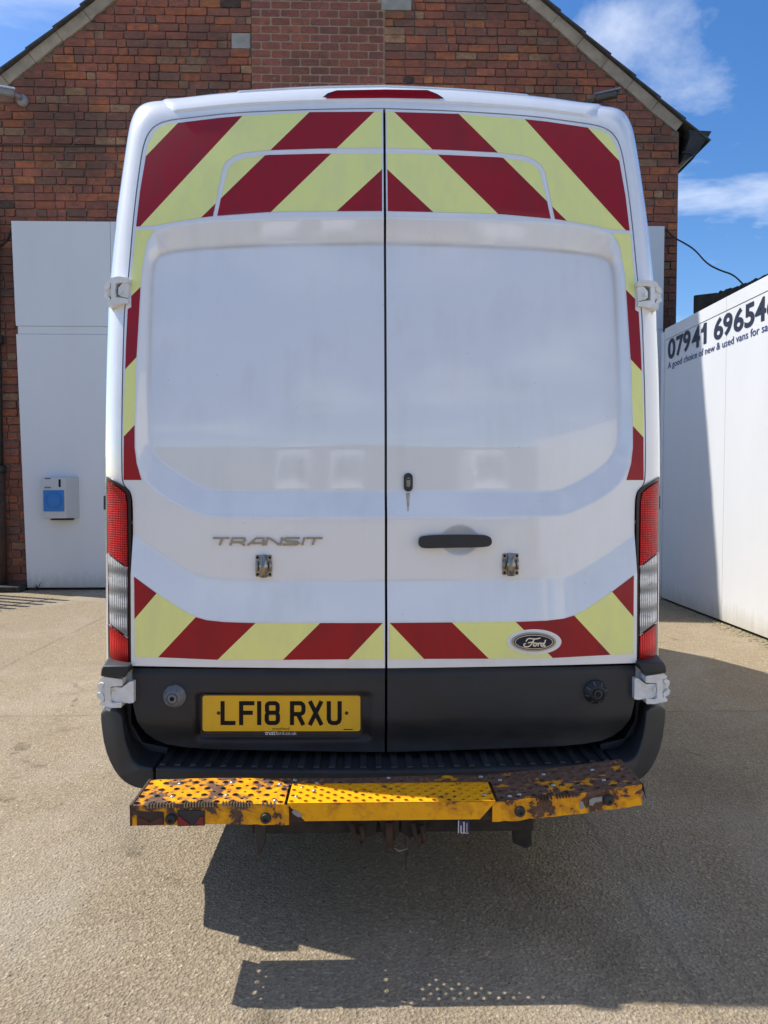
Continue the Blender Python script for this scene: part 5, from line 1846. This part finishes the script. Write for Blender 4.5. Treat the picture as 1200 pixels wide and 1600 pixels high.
fplate('worn_patch', [(921, 1250), (926, 1247), (941, 1245), (941, 1252), (930, 1254), (926, 1259), (921, 1258)], 0.001, 0.002, MAT['stone'])
# serrated lips along the front edge
for (ua, ub) in ((232, 270), (288, 332), (347, 392), (410, 428), (838, 862), (872, 892)):
    p = []
    nn_ = int((ub - ua) / 4)
    for i in range(nn_):
        u = ua + (ub - ua) * i / max(1, nn_ - 1)
        q = on_step(u, 1258 if u < 600 else 1246); z_ = zstep(q.x)
        p.append((boxv(q.x - 0.0017, q.x + 0.0017, Y0 - 0.006, Y0 + 0.012, z_ - 0.007, z_ + 0.0035), BOXF))
    v, f = join(p); mk('serrated_lip', v, f, MAT['rust_iron'] if ua > 600 else MAT['steel'], step)

# --- underneath: beam, tow jaw, flaps, sticker
box('tow_beam', P(395, 1290, 2.3).x, P(830, 1290, 2.3).x, 2.26, 2.36, 0.292, 0.40, MAT['under'], van, 0.006)
def px_prism(name, poly, y, th, mat, parent=van, bevel=0.003):
    v = [tuple(P(u, v_, y)) for u, v_ in poly]
    n_ = len(v); vb_ = [(p[0], p[1] + th, p[2]) for p in v]
    F_ = [tuple(range(n_)), tuple(range(2 * n_ - 1, n_ - 1, -1))] + [(i, i + n_, (i + 1) % n_ + n_, (i + 1) % n_) for i in range(n_)]
    o = fixn(mk(name, v + vb_, F_, mat, parent)); bev(o, bevel, 2); return o
px_prism('mud_flap', [(399, 1285), (416, 1285), (415, 1315), (406, 1338), (401, 1335), (399, 1310)], 2.22, 0.012, MAT['black2'])
px_prism('mud_flap', [(800, 1280), (831, 1278), (831, 1322), (822, 1326), (802, 1318)], 2.40, 0.02, MAT['under'])
px_prism('tow_jaw', [(592, 1282), (624, 1282), (622, 1300), (618, 1312), (612, 1318), (602, 1314), (597, 1300)], 2.20, 0.05, MAT['under'])
v, f = tube([P(608, 1285, 2.19), P(608, 1322, 2.19)], 0.012, 12); mk('tow_pin', v, f, MAT['rust_iron'], van, True)
v, f = lathe([(0.0, -.012), (0.010, -.010), (0.013, 0), (0.010, .010), (0.0, .012)], P(608, 1325, 2.19), (0, 0, 1), 14); mk('pin_knob', v, f, MAT['rust_iron'], van, True)
for u in (560, 655):
    v, f = join([tube([P(u - 10, 1286, 2.2), P(u - 6, 1306, 2.2), P(u + 2, 1320, 2.2), P(u + 8, 1312, 2.2), P(u + 4, 1290, 2.2)], 0.008, 8)])
    mk('shackle', v, f, MAT['rust_iron'], van, True)
px_prism('tow_bracket', [(540, 1282), (590, 1282), (588, 1304), (572, 1310), (548, 1300)], 2.22, 0.03, MAT['under'])
px_prism('tow_bracket', [(626, 1282), (668, 1282), (660, 1302), (640, 1310), (628, 1302)], 2.22, 0.03, MAT['under'])
v, f = tube([P(612, 1322, 2.19), P(624, 1330, 2.18), P(636, 1326, 2.19), P(633, 1310, 2.2)], 0.0025, 6); mk('retaining_clip', v, f, MAT['steel'], van, True)
v, f = tube([P(634, 1312, 2.19), P(635, 1330, 2.19), P(634, 1345, 2.19), P(634.5, 1360, 2.19)], 0.0022, 5); mk('loose_strap', v, f, MAT['rust_iron'], van, True)
st = px_prism('sticker', [(715, 1282), (733.5, 1282), (733, 1302.5), (715.5, 1302.5)], 2.175, 0.08, MAT['blue_ink'], van, 0.001)
for (x0_, x1_, y0_, y1_) in ((715.6, 717.2, 1282, 1302), (719.5, 721.3, 1290, 1301), (724, 726, 1284, 1301), (729, 730, 1286, 1300), (720, 732, 1301.0, 1302.2)):
    v = [tuple(P(u, v_, 2.1735)) for u, v_ in ((x0_, y0_), (x1_, y0_), (x1_, y1_), (x0_, y1_))]
    mk('sticker_print', v, orient(v, [(0, 1, 2, 3)]), MAT['white_ink'], st)

# ------------------------------------------------------------------ yard behind the photographer, seen only as reflections in the paint
def copy_part(o, parent, delta):
    c = o.copy(); COL.objects.link(c); c.parent = parent
    for ch_ in o.children:
        copy_part(ch_, c, delta)
    return c
KEEP = ('body_shell', 'wheel', 'wheel_arch', 'windscreen', 'cab_window', 'lower_side_panel', 'front_bumper', 'floor_pan', 'rub_strip')
for i, (x, y, lab) in enumerate(((-4.5, -24.9, 'white panel van parked nose-on across the yard, leftmost of three'), (-1.5, -25.3, 'white panel van parked nose-on across the yard, middle of three'), (6.4, -24.6, 'white panel van parked nose-on across the yard, rightmost of three'))):
    pv = empty('van', (x, y, 0), lab, 'van', 'vans parked across the yard')
    for ch_ in list(van.children):
        if ch_.name.split('.')[0] in KEEP: copy_part(ch_, pv, None)
unit = empty('workshop', (0, -36, 0), 'long low brick workshop across the yard', 'building')
box('wall', -60, 60, -46, -36, 0, 5.2, MAT['stone'], unit)
v, f = gable(-44, -35.9, [(-9, 0.0), (7, 0.0), (7, 5.3), (-1, 7.4), (-9, 5.3)])
fixn(mk('gable_end', v, f, MAT['mortar'], unit))
box('roof', -60.3, 60.3, -46.3, -35.7, 5.61, 5.9, MAT['slate'], unit)
for x in (-14, -5, 5, 14):
    box('door', x - 1.6, x + 1.6, -36.06, -35.98, 0.01, 4.2, MAT['cam_shade'], unit)
